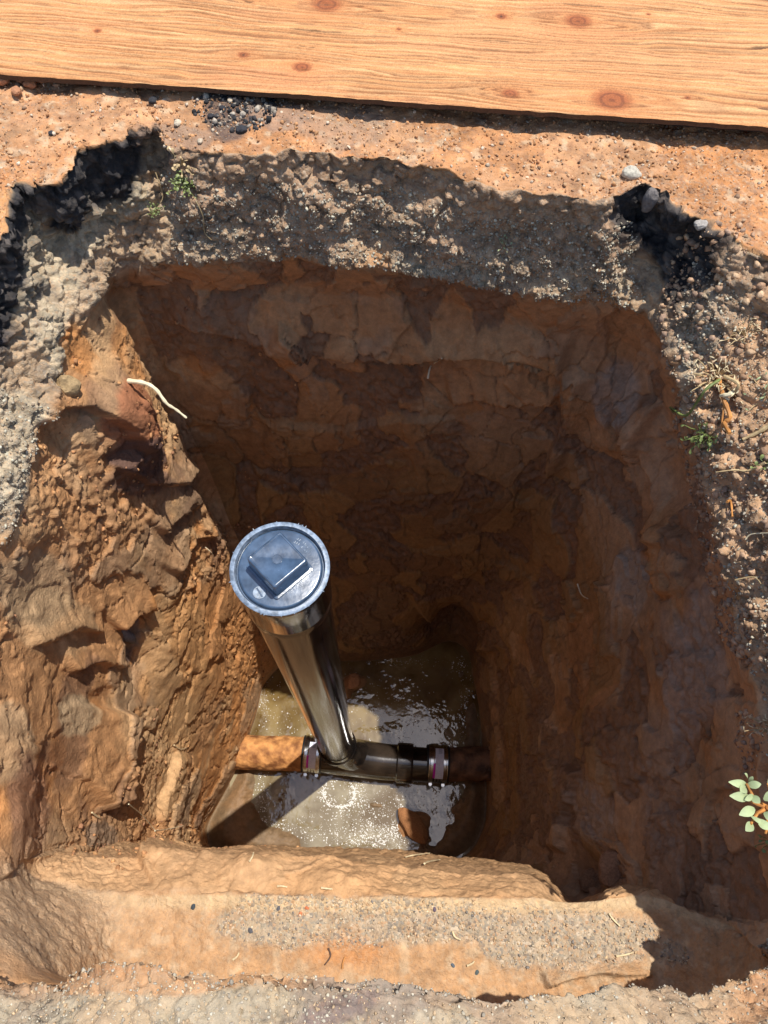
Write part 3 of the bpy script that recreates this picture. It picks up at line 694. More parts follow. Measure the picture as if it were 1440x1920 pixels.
def coupling(c, d, label, wd_, a_lab):
    e = empty('pipe_coupling', c, label, 'pipe coupling', 'shielded couplings clamped on the buried pipe'); c = Vector(c); d = Vector(d).normalized(); hw = wd_/2; r = R0+.0035
    mb = MB(); mb.lathe([(R0, -hw-.004), (r, -hw-.004), (r+.001, -hw), (r+.001, hw), (r, hw+.004), (R0, hw+.004)], c, d, 96); mb.build('rubber_sleeve', RUB, e)
    mb = MB(); r2 = r+.0022; pf = [(r2-.001, -hw+.003)]
    for i in range(25):
        x = -hw+.003+(wd_-.006)*i/24; pf.append((r2+.0008*math.sin(i*1.57), x))
    pf.append((r2-.001, hw-.003)); mb.lathe(pf, c, d, 96); sh = mb.build('steel_shield', STEEL, e)
    up = Vector((0, 0, 1)); up = (up-d*up.dot(d)).normalized(); sd_ = d.cross(up)
    toward = -sd_ if sd_.y > 0 else sd_            # towards the photographer
    def arc(name, x0, x1, a0, a1, m, rr, par):
        mb = MB(); V = []; Fc = []; n = 20
        for i in range(n+1):
            a = math.radians(a0+(a1-a0)*i/n)
            dr = up*math.cos(a)+toward*math.sin(a); V += [c+d*x0+dr*rr, c+d*x1+dr*rr]
        for i in range(n): Fc.append((2*i, 2*i+1, 2*i+3, 2*i+2))
        V2 = [v+ (v-(c+d*(v-c).dot(d))).normalized()*.0003 for v in V]; k = len(V); Fc += [tuple(j+k for j in f)[::-1] for f in Fc]
        mb.add(V+V2, Fc); return mb.build(name, m, par)
    for x in (-hw*.62, hw*.62):
        mb = MB(); mb.lathe([(r2+.0008, -.005), (r2+.0022, -.0048), (r2+.0022, .0048), (r2+.0008, .005)], c+d*x, d, 96); band = mb.build('clamp_band', STEEL, e)
        p = c+d*x+toward*(r2+.006)+up*(-.012); mb = MB()
        mb.tube([p-up*.012, p+up*.010], .0052, 10); mb.tube([p+up*.010, p+up*.0145], .0062, 6); mb.build('clamp_screw', STEEL, band)
    rl = r2+.0028
    lb = arc('paper_label', -hw*.32, hw*.50, a_lab[0], a_lab[1], LAB, rl, e)
    arc('magenta_stripe', -hw*.50, -hw*.28, (a_lab[0]+a_lab[1])/2, a_lab[1]-2, MAG, rl+.0005, lb)
    for k in range(5): arc('printed_line', -hw*.02, hw*.34, a_lab[0]+3+k*3.4, a_lab[0]+4.2+k*3.4, INK, rl+.0005, lb)
    return e
coupling(Jl+ldir*.004, ldir, 'steel-banded coupling on the rusty left pipe, half hidden behind the riser', .062, (-30, 52))
coupling(Rr-rdir*.004, rdir, 'steel-banded coupling with full white label at the shaded right pipe', .070, (-42, 55))

# ------------------------------------------------------------------ plywood
def plywood():
    e = empty('plywood_sheet', W(700, 150, .04), 'sunlit weathered plywood sheet with knots lying along the top of the pit', 'plywood sheet')
    zl, zr = .020, .031
    a = W(-150, 127, zl); b = W(1600, 248, zr)
    ax = b-a; L = np.linalg.norm(ax); ax /= L; ay = np.cross([0, 0, 1], ax); ay /= np.linalg.norm(ay); az = np.cross(ax, ay)
    dep = .62; nx, ny = 1350, 330
    s = np.linspace(0, L, nx); t = np.concatenate([np.linspace(0, .36, 280), np.linspace(.362, dep, 50)])
    Sx, Ty = np.meshgrid(s, t); Sx = Sx.ravel(); Ty = Ty.ravel()
    knots = [(182, 56, .4), (456, 101, .55), (566, 124, .9), (612, 8, 1.5), (940, 30, .55), (1084, 38, 1.3), (957, 173, .8), (1148, 186, 1.8), (748, 54, .25), (1290, 182, .3), (1216, 26, .25), (485, -20, .8)]
    kp = []
    for x, y, k in knots:
        z = zl+(zr-zl)*(x+150)/1750; w = W(x, y, z)-a; kp.append((w@ax, w@ay, k*1.3))
    q = np.stack([Sx*2.2, Ty*14, Sx*0], 1)
    warp_ = vnoise(q, 500)*.009+vnoise(np.stack([Sx*8, Ty*22, Sx*0], 1), 501)*.0065+vnoise(np.stack([Sx*24, Ty*40, Sx*0], 1), 502)*.0018+fbm(np.stack([Sx*9, Ty*60, Sx*0], 1), 3, 505)*.0026+fbm(np.stack([Sx*30, Ty*120, Sx*0+4], 1), 2, 506)*.0006
    ph = Ty+warp_; kn = np.zeros(len(Sx)); ring = np.zeros(len(Sx)); halo = np.zeros(len(Sx))
    for x, y, k in kp:
        dx, dy = (Sx-x), (Ty-y); r = np.hypot(dx*.8, dy)/(.0105*k)
        ph += np.sign(dy)*-.016*k*np.exp(-np.hypot(dx*.45, dy)/(.024*k))*(1-np.exp(-(dy/(.003*k))**2))
        m = np.exp(-r**6); kn = np.maximum(kn, m); ring += m*np.sin(r*14+vnoise(q*9, 510)); halo = np.maximum(halo, np.exp(-(r/2.6)**2))
    cells = ph*150
    g1_ = vnoise(np.stack([Sx*5, cells, Sx*0], 1), 520)                   # early/late wood bands
    g2_ = vnoise(np.stack([Sx*16, cells*1.7, Sx*0+3], 1), 530)
    band = np.sin(ph*2*math.pi/.013+vnoise(q*.7, 540)*3)
    checks = sst(vnoise(np.stack([Sx*16, cells*1.9, Sx*0+9], 1), 550), .48, .70)*sst(vnoise(np.stack([Sx*5, Ty*30, Sx*0], 1), 560), -.2, .3)
    ln = (1-np.abs(np.sin(math.pi*(ph*115+vnoise(np.stack([Sx*4, ph*40, Sx*0], 1), 552)*.9))))**2.2*sst(vnoise(np.stack([Sx*7, ph*70, Sx*0+5], 1), 553), -.6, .3)
    ln2 = (1-np.abs(np.sin(math.pi*(ph*260+vnoise(np.stack([Sx*5, ph*60, Sx*0], 1), 554)*1.2))))**2*sst(vnoise(np.stack([Sx*9, ph*90, Sx*0+5], 1), 556), -.5, .4)
    split = sst(vnoise(np.stack([Sx*7, cells*1.9, Sx*0+19], 1), 555), .84, .92)
    c = np.tile(np.array((.51, .25, .10)), (len(Sx), 1)); c *= (1+.17*g1_+.12*g2_)[:, None]
    c = mixc(c, (.58, .25, .09), sst(band, .2, .9)*.45); c = mixc(c, (.60, .37, .18), sst(-band, .0, 1)*.5)
    c *= (1+.22*fbm(np.stack([Sx*60, Ty*420, Sx*0], 1), 3, 571))[:, None]; c = mixc(c, (.56, .235, .105), sst(fbm(np.stack([Sx*4, Ty*22, Sx*0+7], 1), 4, 572), .0, .35)*.5)
    c = mixc(c, (.60, .30, .13), sst(fbm(np.stack([Sx*2, Ty*7, Sx*0], 1), 3, 570)*1., .05, .4)*.45)
    c = mixc(c, (.50, .19, .065), halo*.6); c = mixc(c, (.30, .085, .028), kn*.95); c = mixc(c, (.15, .045, .02), kn*sst(ring, .2, .8)*.7)
    for x, y, k in kp:
        r0 = np.hypot((Sx-x), (Ty-y))/(.0038*k)
        if k < 1: c = mixc(c, (.05, .025, .015), np.exp(-r0**4)*.85)
    c = mixc(c, (.24, .095, .035), np.clip(ln*1.0+ln2*.55, 0, .9)); c = mixc(c, (.20, .09, .04), checks*.45); c = mixc(c, (.10, .05, .025), split*.8)
    hz = -ln*.0022-ln2*.0008-checks*.0006-split*.0016+g1_*.00045+g2_*.0002-kn*.0006+fbm(np.stack([Sx*3, Ty*3, Sx*0], 1), 2, 580)*.002+fbm(np.stack([Sx*50, Ty*300, Sx*0], 1), 3, 581)*.0007
    top_ = a[None]+ax[None]*Sx[:, None]+ay[None]*Ty[:, None]+az[None]*hz[:, None]
    edgej = np.where(Ty < 1e-6, vnoise(np.stack([Sx*60, Sx*0, Sx*0], 1), 590)*.0006, 0); top_ += ay[None]*edgej[:, None]
    I = np.arange(nx*ny).reshape(ny, nx); fq = np.stack([I[:-1, :-1], I[:-1, 1:], I[1:, 1:], I[1:, :-1]], -1).reshape(-1, 4)
    mw = vcol_material('weathered_plywood_face', .75, .35, 500, .0006, .3)
    def mk(name, V, Fq, cc, m):
        me = bpy.data.meshes.new(name); me.vertices.add(len(V)); me.vertices.foreach_set('co', V.astype(np.float32).ravel())
        me.loops.add(Fq.size); me.loops.foreach_set('vertex_index', Fq.astype(np.int32).ravel()); me.polygons.add(len(Fq)); me.polygons.foreach_set('loop_start', (np.arange(len(Fq))*4).astype(np.int32)); me.update(calc_edges=True); me.shade_smooth()
        ca = me.color_attributes.new('Col', 'FLOAT_COLOR', 'POINT'); ca.data.foreach_set('color', np.concatenate([cc, np.ones((len(cc), 1))], 1).astype(np.float32).ravel()); me.materials.append(m)
        o = bpy.data.objects.new(name, me); C.objects.link(o); o.parent = e; o.matrix_parent_inverse = parent_inv(e); return o
    mk('face_veneer', top_, fq, np.clip(c, .01, .9), mw)
    th = .007; mb = MB(); n = 120
    V = []; Fc = []; cs = [(.35, .2, .1), (.5, .33, .18), (.3, .16, .08), (.5, .33, .18), (.3, .17, .09)]
    A_ = top_.reshape(ny, nx, 3)
    front = A_[0][::8]; layers = 6
    for j in range(layers):
        V += [tuple(p-az*(.0004+th*j/(layers-1))) for p in front]
    nn = len(front)
    for j in range(layers-1):
        for i in range(nn-1): Fc.append((j*nn+i, (j+1)*nn+i, (j+1)*nn+i+1, j*nn+i+1))
    k = len(V); back = [tuple(A_[-1][0]-az*th), tuple(A_[-1][-1]-az*th), tuple(A_[-1][0]-az*.0004), tuple(A_[-1][-1]-az*.0004)]
    V += back; Fc += [((layers-1)*nn, k, k+1, (layers-1)*nn+nn-1), (k, k+2, k+3, k+1), (0, k+2, k, (layers-1)*nn), (nn-1, (layers-1)*nn+nn-1, k+1, k+3)]
    mb.add(V, Fc, (.09, .05, .03)); mb.build('plywood_core', vcol_material('plywood_core_edge', .9, .8, 300, .001), e, smooth=False)  # core edge coloured dark to paint in the shadow along the sheet's front
plywood()

# ------------------------------------------------------------------ stones, roots, plants
STONE = vcol_material('loose_stone', .92, .8, 260, .002)
ico_v = []; ico_f = []
def ico(sub=0):
    import bmesh
    bm = bmesh.new(); bmesh.ops.create_icosphere(bm, subdivisions=sub, radius=1); v = np.array([q.co[:] for q in bm.verts]); f = [tuple(q.index for q in p.verts) for p in bm.faces]; bm.free(); return v, f
IV, IF = ico(1); IV2, IF2 = ico(3)
IFa = np.array(IF)
def scatter(name, label, cat, n, pick, size, cols, kind='stuff', material=None, flat=.75):
    ii = rng.choice(pick, n); V = []; Fq = []; Cc = []
    sz = size[0]*(size[1]/size[0])**(rng.random(n)**2.2)
    # random rotations
    q = rng.normal(size=(n, 4)); q /= np.linalg.norm(q, axis=1)[:, None]; w, x, y, z = q.T
    Rm = np.stack([1-2*(y*y+z*z), 2*(x*y-z*w), 2*(x*z+y*w), 2*(x*y+z*w), 1-2*(x*x+z*z), 2*(y*z-x*w), 2*(x*z-y*w), 2*(y*z+x*w), 1-2*(x*x+y*y)], 1).reshape(n, 3, 3)
    base = IV[None]*(1+rng.uniform(-.42, .38, (n, len(IV), 1)))*np.stack([np.ones(n), rng.uniform(.6, 1, n), rng.uniform(.5, .9, n)], 1)[:, None, :]
    pts = np.einsum('nij,nkj->nki', Rm, base)*sz[:, None, None]+Pn[ii][:, None, :]+FN[ii][:, None, :]*(sz*.12)[:, None, None]+rng.uniform(-.0015, .0015, (n, 1, 3))
    f = (IFa[None]+(np.arange(n)*len(IV))[:, None, None]).reshape(-1, 3)
    cc = np.array(cols)[rng.integers(0, len(cols), n)]*rng.uniform(.75, 1.25, (n, 1)); cc = np.repeat(cc, len(IV), 0)
    me = bpy.data.meshes.new(name); V = pts.reshape(-1, 3); me.vertices.add(len(V)); me.vertices.foreach_set('co', V.astype(np.float32).ravel())
    me.loops.add(f.size); me.loops.foreach_set('vertex_index', f.astype(np.int32).ravel()); me.polygons.add(len(f)); me.polygons.foreach_set('loop_start', (np.arange(len(f))*3).astype(np.int32)); me.update(calc_edges=True)
    ca = me.color_attributes.new('Col', 'FLOAT_COLOR', 'POINT'); ca.data.foreach_set('color', np.concatenate([np.clip(cc, .01, .85), np.ones((len(cc), 1))], 1).astype(np.float32).ravel()); me.materials.append(material or STONE)
    o = bpy.data.objects.new(name, me); C.objects.link(o); tag(o, label, cat, kind=kind); return o
inf = (QX > -80) & (QX < 1540) & (QY > -60) & (QY < 2000) & (QD > .1)
s_out = np.nonzero(inf & (vv < 0) & (vv > -.9) & (QY < 1300))[0]
s_dark = np.nonzero(inf & (vv < .1) & (vv > -.5) & (np.hypot((QX-440)/80, (QY-205)/45) < 1))[0]
s_grav = np.nonzero(inf & (grav > .5) & (asph < .9))[0]
s_right = np.nonzero(inf & (rub > .35))[0]
s_shelf = np.nonzero(inf & (shelf > .6) & (gs > .45))[0]; s_lip = np.nonzero(inf & (vv < .6) & (vv > -.5) & (QY > 1790))[0]
s_foot = np.nonzero(inf & (clay > .5) & (rough > .6) & (QX < 560))[0]
dustc = [(.50, .26, .12), (.42, .21, .10), (.54, .33, .18), (.46, .24, .11), (.30, .19, .12), (.55, .29, .13), (.56, .45, .33)]
scatter('dirt_crumbs', 'small crumbs of tan and orange dirt over the ground beside the plywood', 'crumbs', 15000, s_out, (.0007, .0040), dustc)
scatter('asphalt_crumbs', 'small black asphalt crumbs scattered below the plywood edge', 'crumbs', 420, s_dark, (.0015, .007), [(.03, .03, .032), (.05, .045, .045), (.35, .3, .24)])
scatter('gravel', 'grey and beige fine gravel in the layer under the rim', 'gravel', 14000, s_grav, (.0009, .0036), [(.42, .38, .29), (.52, .48, .37), (.30, .26, .2), (.36, .28, .2)])
scatter('soil_clods', 'crumbly brown soil clods along the right shoulder of the pit', 'soil clods', 2600, s_right, (.0012, .008), [(.42, .27, .17), (.34, .21, .13), (.50, .34, .21), (.3, .2, .14)])
scatter('shelf_gravel', 'mixed fine gravel pressed into the near shelf', 'gravel', 3200, s_shelf, (.0006, .0028), [(.46, .38, .26), (.2, .18, .16), (.45, .3, .17), (.5, .33, .2), (.5, .35, .2), (.55, .45, .32), (.4, .34, .26)])
scatter('grey_fines', 'pale grey crumbs on the near edge of the pit', 'crumbs', 6000, s_lip, (.0006, .0026), [(.45, .4, .31), (.36, .31, .24), (.5, .36, .22)])
scatter('clay_crumbs', 'crumbs of orange clay stuck on the sunlit left wall', 'crumbs', 1500, s_foot, (.0012, .006), [(.5, .27, .12), (.4, .2, .09), (.3, .15, .08)])

def rock(name, label, cat, px, py, size, colr, group=None, sc=(1, .8, .6), seed=0, lift=.3):
    p, n = at(px, py); r = np.random.default_rng(seed+int(px*3+py)); V = IV2*np.array(sc)[None]
    V = V*(1+.35*fbm(V*1.3+r.uniform(0, 50), 3, 600)[:, None]+.12*fbm(V*4+9, 3, 610)[:, None])
    a = r.uniform(0, 6.28); c, s = math.cos(a), math.sin(a); V = V @ np.array([[c, -s, 0], [s, c, 0], [0, 0, 1]])
    mb = MB(); mb.add(V*size, IF2, colr); o = mb.build(name, STONE, smooth=True, sharp=28); o.location = p+n*size*lift; tag(o, label, cat, group); return o
GA = 'black asphalt fragments near the plywood'
for i, (x, y, s, l) in enumerate(((288, 186, .010, 'black asphalt fragment touching the left-hand part of the plywood shadow'), (430, 186, .007, 'pale grey pebble beside the dark asphalt crumbs under the plywood'), (395, 215, .008, 'black asphalt fragment at the left of the dark crumb patch'), (452, 240, .011, 'largest black asphalt fragment at the foot of the dark crumb patch'), (415, 200, .007, 'black asphalt fragment in the middle of the dark crumb patch'), (372, 262, .007, 'beige pebble just above the brown notch in the rim'), (96, 247, .006, 'small blue-black stone on the orange dust at upper left'))):
    rock('pebble' if 'pebble' in l else 'asphalt_fragment', l, 'stone', x, y, s*.75, (.46, .38, .28) if 'pebble' in l else (.035, .035, .04), None)
rock('stone', 'white stone resting on the dust above the brown notch', 'stone', 330, 228, .007, (.52, .44, .33))
rock('stone', 'pale crumbly stone beside the right-hand black asphalt', 'stone', 1183, 322, .014, (.46, .42, .34))
rock('stone', 'smooth grey stone wedged at the peak of the right-hand asphalt edge', 'stone', 1215, 378, .016, (.17, .15, .14), sc=(.6, .6, 1.1), lift=.0)
rock('stone', 'small pale grey stone on the right shoulder of the black asphalt', 'stone', 1310, 425, .010, (.34, .31, .28), lift=.1)
rock('clay_lump', 'rounded brown clay lump at the right end of the shelf', 'clay lump', 1148, 1632, .034, (.30, .17, .10), lift=.2)
rock('clay_lump', 'broken clay lump between the shelf and the rounded lump', 'clay lump', 1110, 1648, .036, (.28, .16, .09), lift=.1)
rock('clay_lump', 'pointed orange clay lump standing in the puddle right of the foam', 'clay lump', 775, 1545, .044, (.30, .135, .055), sc=(1.5, .75, .45), lift=.0)
rock('clay_lump', 'reddish clay lump at the foot of the riser behind the pipe', 'clay lump', 668, 1276, .030, (.36, .17, .08), lift=.1)
for i, (x, y, s, l) in enumerate(((12, 152, .014, 'leftmost red clod against the plywood corner'), (40, 150, .010, 'red clod second from the left against the plywood'), (60, 158, .011, 'red clod third from the left against the plywood'), (80, 150, .008, 'rightmost red clod of the heap against the plywood'), (30, 170, .009, 'lowest red clod of the heap at the plywood corner'))):
    rock('clod', l, 'clod', x, y, s, (.40, .19, .10), 'red clods heaped at the left end of the plywood', lift=.5)
for x, y, s, c, l in ((358, 1697, .006, (.05, .06, .07), 'pair-like dark pebble near the left end of the shelf'), (520, 1700, .005, (.1, .1, .11), 'dark blue pebble in the grey gravel of the shelf'), (578, 1700, .005, (.5, .16, .07), 'brick-red pebble in the middle of the shelf'), (563, 1712, .005, (.5, .18, .08), 'brick-red chip left of the other red pebble on the shelf'), (465, 1740, .006, (.09, .09, .1), 'black pebble below the gravel patch on the shelf'), (810, 1702, .005, (.12, .09, .12), 'purple pebble at the back edge of the shelf'), (848, 1805, .005, (.1, .12, .14), 'dark pebble low on the shelf near the lip'), (897, 1820, .0055, (.08, .1, .1), 'grey-green pebble beside the rusty lip of the shelf')):
    rock('pebble', l, 'pebble', x, y, s*.72, c, sc=(1, .7, .5), lift=.0)
rock('grey_shard', 'grey slate-like shard stuck upright in the left wall hollow', 'stone', 240, 1195, .032, (.17, .16, .16), sc=(.45, .35, 1.3), lift=.1)
rock('root_stub', 'cut end of a thick pale root in the upper left wall', 'root', 128, 722, .024, (.36, .25, .13), sc=(.7, .7, 1.0), lift=.1)

ROOT = simple('root_bark', (.45, .33, .17), .7, nscale=60, nvar=.3, bump=.6, bscale=200)
ROOTW = simple('pale_root', (.70, .62, .42), .6, nscale=60, nvar=.15, bump=.4, bscale=200)
ROOTR = simple('orange_root', (.50, .22, .06), .55, nscale=60, nvar=.3, bump=.4, bscale=200)
LEAF = simple('fresh_leaf', (.17, .21, .06), .5, nscale=60, nvar=.35, bump=.3, bscale=200)
LEAFP = simple('pale_downy_leaf', (.33, .39, .20), .6, nscale=60, nvar=.15, bump=.3, bscale=200)
STRAW = simple('dry_straw', (.62, .50, .30), .7, nscale=90, nvar=.2, bump=.2)
def along(pts, off, zo=None):
    out_ = []
    for q in pts:
        p, n = at(q[0], q[1]); o = q[2] if len(q) > 2 else off; out_.append(p+n*o)
    # smooth & subdivide
    r = []
    for i in range(len(out_)-1):
        a, b, c, d = out_[max(i-1, 0)], out_[i], out_[i+1], out_[min(i+2, len(out_)-1)]
        for k in range(5):
            t = k/5; r.append(.5*((2*b)+(c-a)*t+(2*a-5*b+4*c-d)*t*t+(3*b-a-3*c+d)*t**3))
    r.append(out_[-1]); return r
def root(name, label, pts, r0, r1, m=ROOT, cat='root', off=.006, group=None):
    p = along(pts, off); n = len(p); mb = MB(); o0 = p[0].copy()
    mb.tube([q-o0 for q in p], [r0+(r1-r0)*i/(n-1)*(1) + r0*.15*math.sin(i*2.1) for i in range(n)], 8); o = mb.build(name, m); o.location = o0; return tag(o, label, cat, group)
def free_root(name, label, P3, r0, r1, m):
    P3 = [Vector(p) for p in P3]; r = []
    for i in range(len(P3)-1):
        a, b, c, d = P3[max(i-1, 0)], P3[i], P3[i+1], P3[min(i+2, len(P3)-1)]
        for k in range(5):
            t = k/5; r.append(.5*((2*b)+(c-a)*t+(2*a-5*b+4*c-d)*t*t+(3*b-a-3*c+d)*t**3))
    r.append(P3[-1]); o0 = r[0].copy(); n = len(r); mb = MB(); mb.tube([q-o0 for q in r], [r0+(r1-r0)*i/(n-1)+r0*.12*math.sin(i*1.9) for i in range(n)], 8); o = mb.build(name, m); o.location = o0; return tag(o, label, 'root')
za = at(243, 716)[0].z
free_root('root', 'pale bare root jutting from the left wall over the dark hollow', [W(240, 714, za), W(270, 718, za+.004), W(292, 730, za+.002), W(312, 756, za-.012), W(330, 768, za-.02), W(350, 784, za-.03)], .0042, .0018, ROOTW)
zb = at(805, 706)[0].z
free_root('root', 'short pale forked rootlet on the dark far wall', [at(826, 672)[0], W(812, 682, zb+.02), W(806, 690, zb+.02), W(802, 710, zb+.01)], .0013, .002, ROOTW)
root('root', 'thick orange carrot-like root hanging on the right shoulder', [(1352, 722), (1350, 750), (1354, 775), (1362, 795), (1360, 815)], .0035, .0028, ROOTR, off=.012)
root('root', 'curled pale root beside the orange root on the right shoulder', [(1360, 738, .02), (1368, 752, .022), (1376, 758, .02), (1356, 762, .016)], .004, .002, ROOTW)
root('root', 'hooked pale root right of the orange root', [(1370, 720, .02), (1380, 728, .02), (1378, 736, .01)], .003, .002, ROOT)
root('root', 'thin root left of the orange root, running straight down', [(1350, 760, .012), (1352, 790), (1350, 812)], .0015, .001, ROOTR)
root('root', 'long thin brown root crossing the right shoulder below the weeds', [(1440, 865), (1400, 880), (1370, 884), (1340, 882)], .0022, .0008)
root('root', 'thick brown root leaving the frame at the right shoulder', [(1440, 795), (1420, 812), (1395, 822)], .004, .0018)
root('root', 'wiry pale rootlet low on the right shoulder', [(1400, 1010), (1412, 995), (1440, 1000)], .001, .0008, ROOTW)
root('root', 'looping thin rootlet by the lit clod of the right shoulder', [(1380, 1095), (1405, 1088), (1425, 1095), (1436, 1110)], .0011, .0007, ROOT)
root('root', 'short reddish root in the clod at mid right shoulder', [(1368, 938, .01), (1370, 950, .014), (1378, 966, .01)], .002, .0012, ROOTR)
root('root', 'hair-thin rootlets hanging on the far gravel wall below the weeds', [(372, 385, .012), (378, 410, .01), (388, 440, .01), (396, 462, .008)], .0011, .0005, ROOT)
root('root', 'fine dry root draped left of the bright weed', [(298, 330, .01), (300, 360, .01), (296, 398, .008)], .0008, .0004, ROOT)
root('root', 'tiny rootlets on the lit edge of the left wall', [(385, 1028, .01), (392, 1034, .014), (398, 1042, .01)], .0009, .0005, ROOTW)
root('root', 'forked thin root at the shelf edge on the left', [(238, 1500), (262, 1528), (288, 1552), (300, 1560)], .0012, .0006, ROOTW, off=.01)
root('root', 'thin light root lying across the lower left wall', [(288, 1562), (310, 1558), (342, 1556)], .0012, .0007, ROOTW, off=.01)
root('root', 'thin bent twig near the lip in the middle of the shelf', [(611, 1776), (617, 1788), (613, 1806)], .0014, .0008, simple('dark_twig', (.08, .045, .03), .8), off=.003)
root('root', 'rootlet lying on the dark right wall above the pipes', [(1082, 1102), (1090, 1112), (1102, 1120)], .0018, .001, ROOTW, off=.006)
# twig whose shadow crosses the right end of the shelf
strs = [((520, 1658), (540, 1661), 'pale straw on the slope under the puddle'), ((758, 1605), (800, 1598), 'pale wood splinter at the foot of the shelf slope'), ((795, 1618), (826, 1610), 'second wood splinter beside the shadow edge'), ((605, 1662), (622, 1664), 'short pale straw at the middle of the slope'), ((1152, 1794), (1184, 1785), 'pale straw at the right end of the shelf by the shadow'), ((640, 1812), (648, 1790), 'upright straw near the orange patch of the shelf'), ((848, 1742), (862, 1760), 'yellow straw in the centre of the shelf'), ((877, 1808), (890, 1798), 'small straw right of centre on the shelf'), ((635, 1492), (640, 1512), 'orange splinter floating at the rim of the foam ring'), ((560, 1452), (575, 1462), 'small splinter by the left coupling'), ((330, 1400), (352, 1404), 'straw on the sunlit clay left of the rusty pipe'), ((466, 1612), (474, 1598), 'thin straw standing on the mound beside the pipe shadow'), ((1140, 1710), (1165, 1735), 'straw lying near the back corner of the shelf'), ((440, 1798), (446, 1782), 'upright straw at the left of the shelf'), ((173, 1520), (190, 1535), 'pale straw stuck over the smooth scoop at lower left')]
for a_, b_, l in strs:
    f = b_[1] if True else 0
    root('straw', l, [a_, ((a_[0]+b_[0])/2, (a_[1]+b_[1])/2), b_], .0016, .0010, ROOTR if 'orange' in l else STRAW, 'straw', off=.003 if a_[1] > 1560 or a_[0] < 400 else .008)

def leafmesh(mb, base, tip, wid, nrm, curl=.15, n=6):
    base, tip, nrm = Vector(base), Vector(tip), Vector(nrm); d = tip-base; sd_ = d.cross(nrm).normalized(); V = []; Fc = []
    for i in range(n+1):
        t = i/n; w = wid*math.sin(math.pi*min(1, t*.93+.05))**.8; c = base+d*t+nrm*(curl*d.length*math.sin(math.pi*t)); V += [c-sd_*w+nrm*w*.3, c, c+sd_*w+nrm*w*.3]
    for i in range(n):
        for k in (0, 1): Fc.append((i*3+k, i*3+k+1, i*3+4+k, i*3+3+k))
    mb.add(V, Fc)
def weed(label, px, py, size, nl, mat_, name='weed', seed=1, spread=1., stem=True, lw=.22, group=None):
    p, n = at(px, py); e = empty(name, p, label, 'weed', group); r = random.Random(seed); up = (n+Vector((0, 0, .8))).normalized()
    mbl = MB(); mbs = MB(); u = up.orthogonal().normalized(); w = up.cross(u)
    for k in range(nl):
        a = r.uniform(0, 6.283); s = size*r.uniform(.5, 1.)*spread; d = (u*math.cos(a)+w*math.sin(a))
        bo = (u*r.gauss(0, .5)+w*r.gauss(0, .5))*size; st = p+bo+up*size*r.uniform(.1, .7); d = (d+up*r.uniform(-.3, .8)).normalized(); tip = st+d*size*r.uniform(.12, .38)
        mbs.tube([p+bo*.5, p+bo*.7+(st-p-bo)*.5+up*size*.1, st], [size*.035, size*.028, size*.02], 6); leafmesh(mbl, st, tip, (tip-st).length*lw*r.uniform(1, 1.6), (up+d*.2).normalized())
    mbs.build('stem', ROOT if mat_ is not LEAF else LEAF, e); mbl.build('leaves', mat_, e); return e
weed('bright green weed tuft on the brown far wall', 347, 350, .020, 60, LEAF, seed=3)
weed('smaller green weed tuft lower left on the gravel wall', 290, 400, .013, 32, LEAF, seed=4)
weed('dry brownish sprig above the bright green tuft', 345, 312, .022, 26, ROOT, seed=5)
weed('green weed on the right shoulder beside the orange root', 1318, 822, .022, 46, LEAF, seed=6)
weed('green weed cut by the right frame edge below the brown root', 1436, 872, .022, 16, LEAF, seed=8, lw=.3)
weed('tall yellow-green blades at the right frame edge', 1432, 742, .026, 14, LEAFP, seed=9, lw=.12)
weed('tangle of dry yellow stems above the orange root', 1340, 708, .030, 46, STRAW, seed=10, lw=.07)
weed('dry grass tuft high on the right shoulder', 1392, 625, .022, 30, STRAW, seed=12, lw=.07)
weed('small green sprout at the far gravel wall right of centre', 948, 462, .012, 18, LEAFP, seed=13)
weed('dry grass tuft at the shaded right edge', 1436, 1362, .02, 26, STRAW, seed=14, lw=.07)
weed('green leafy tip below the silvery weed', 1438, 1572, .018, 10, LEAF, seed=16, lw=.3)
# sprig with a curving green stem
root('weed', 'curved green weed stem reaching down-left from the dry tangle', [(1330, 725, .025), (1322, 742, .025), (1308, 758, .022), (1285, 764, .018), (1270, 762, .014)], .0022, .0016, LEAF, 'weed')
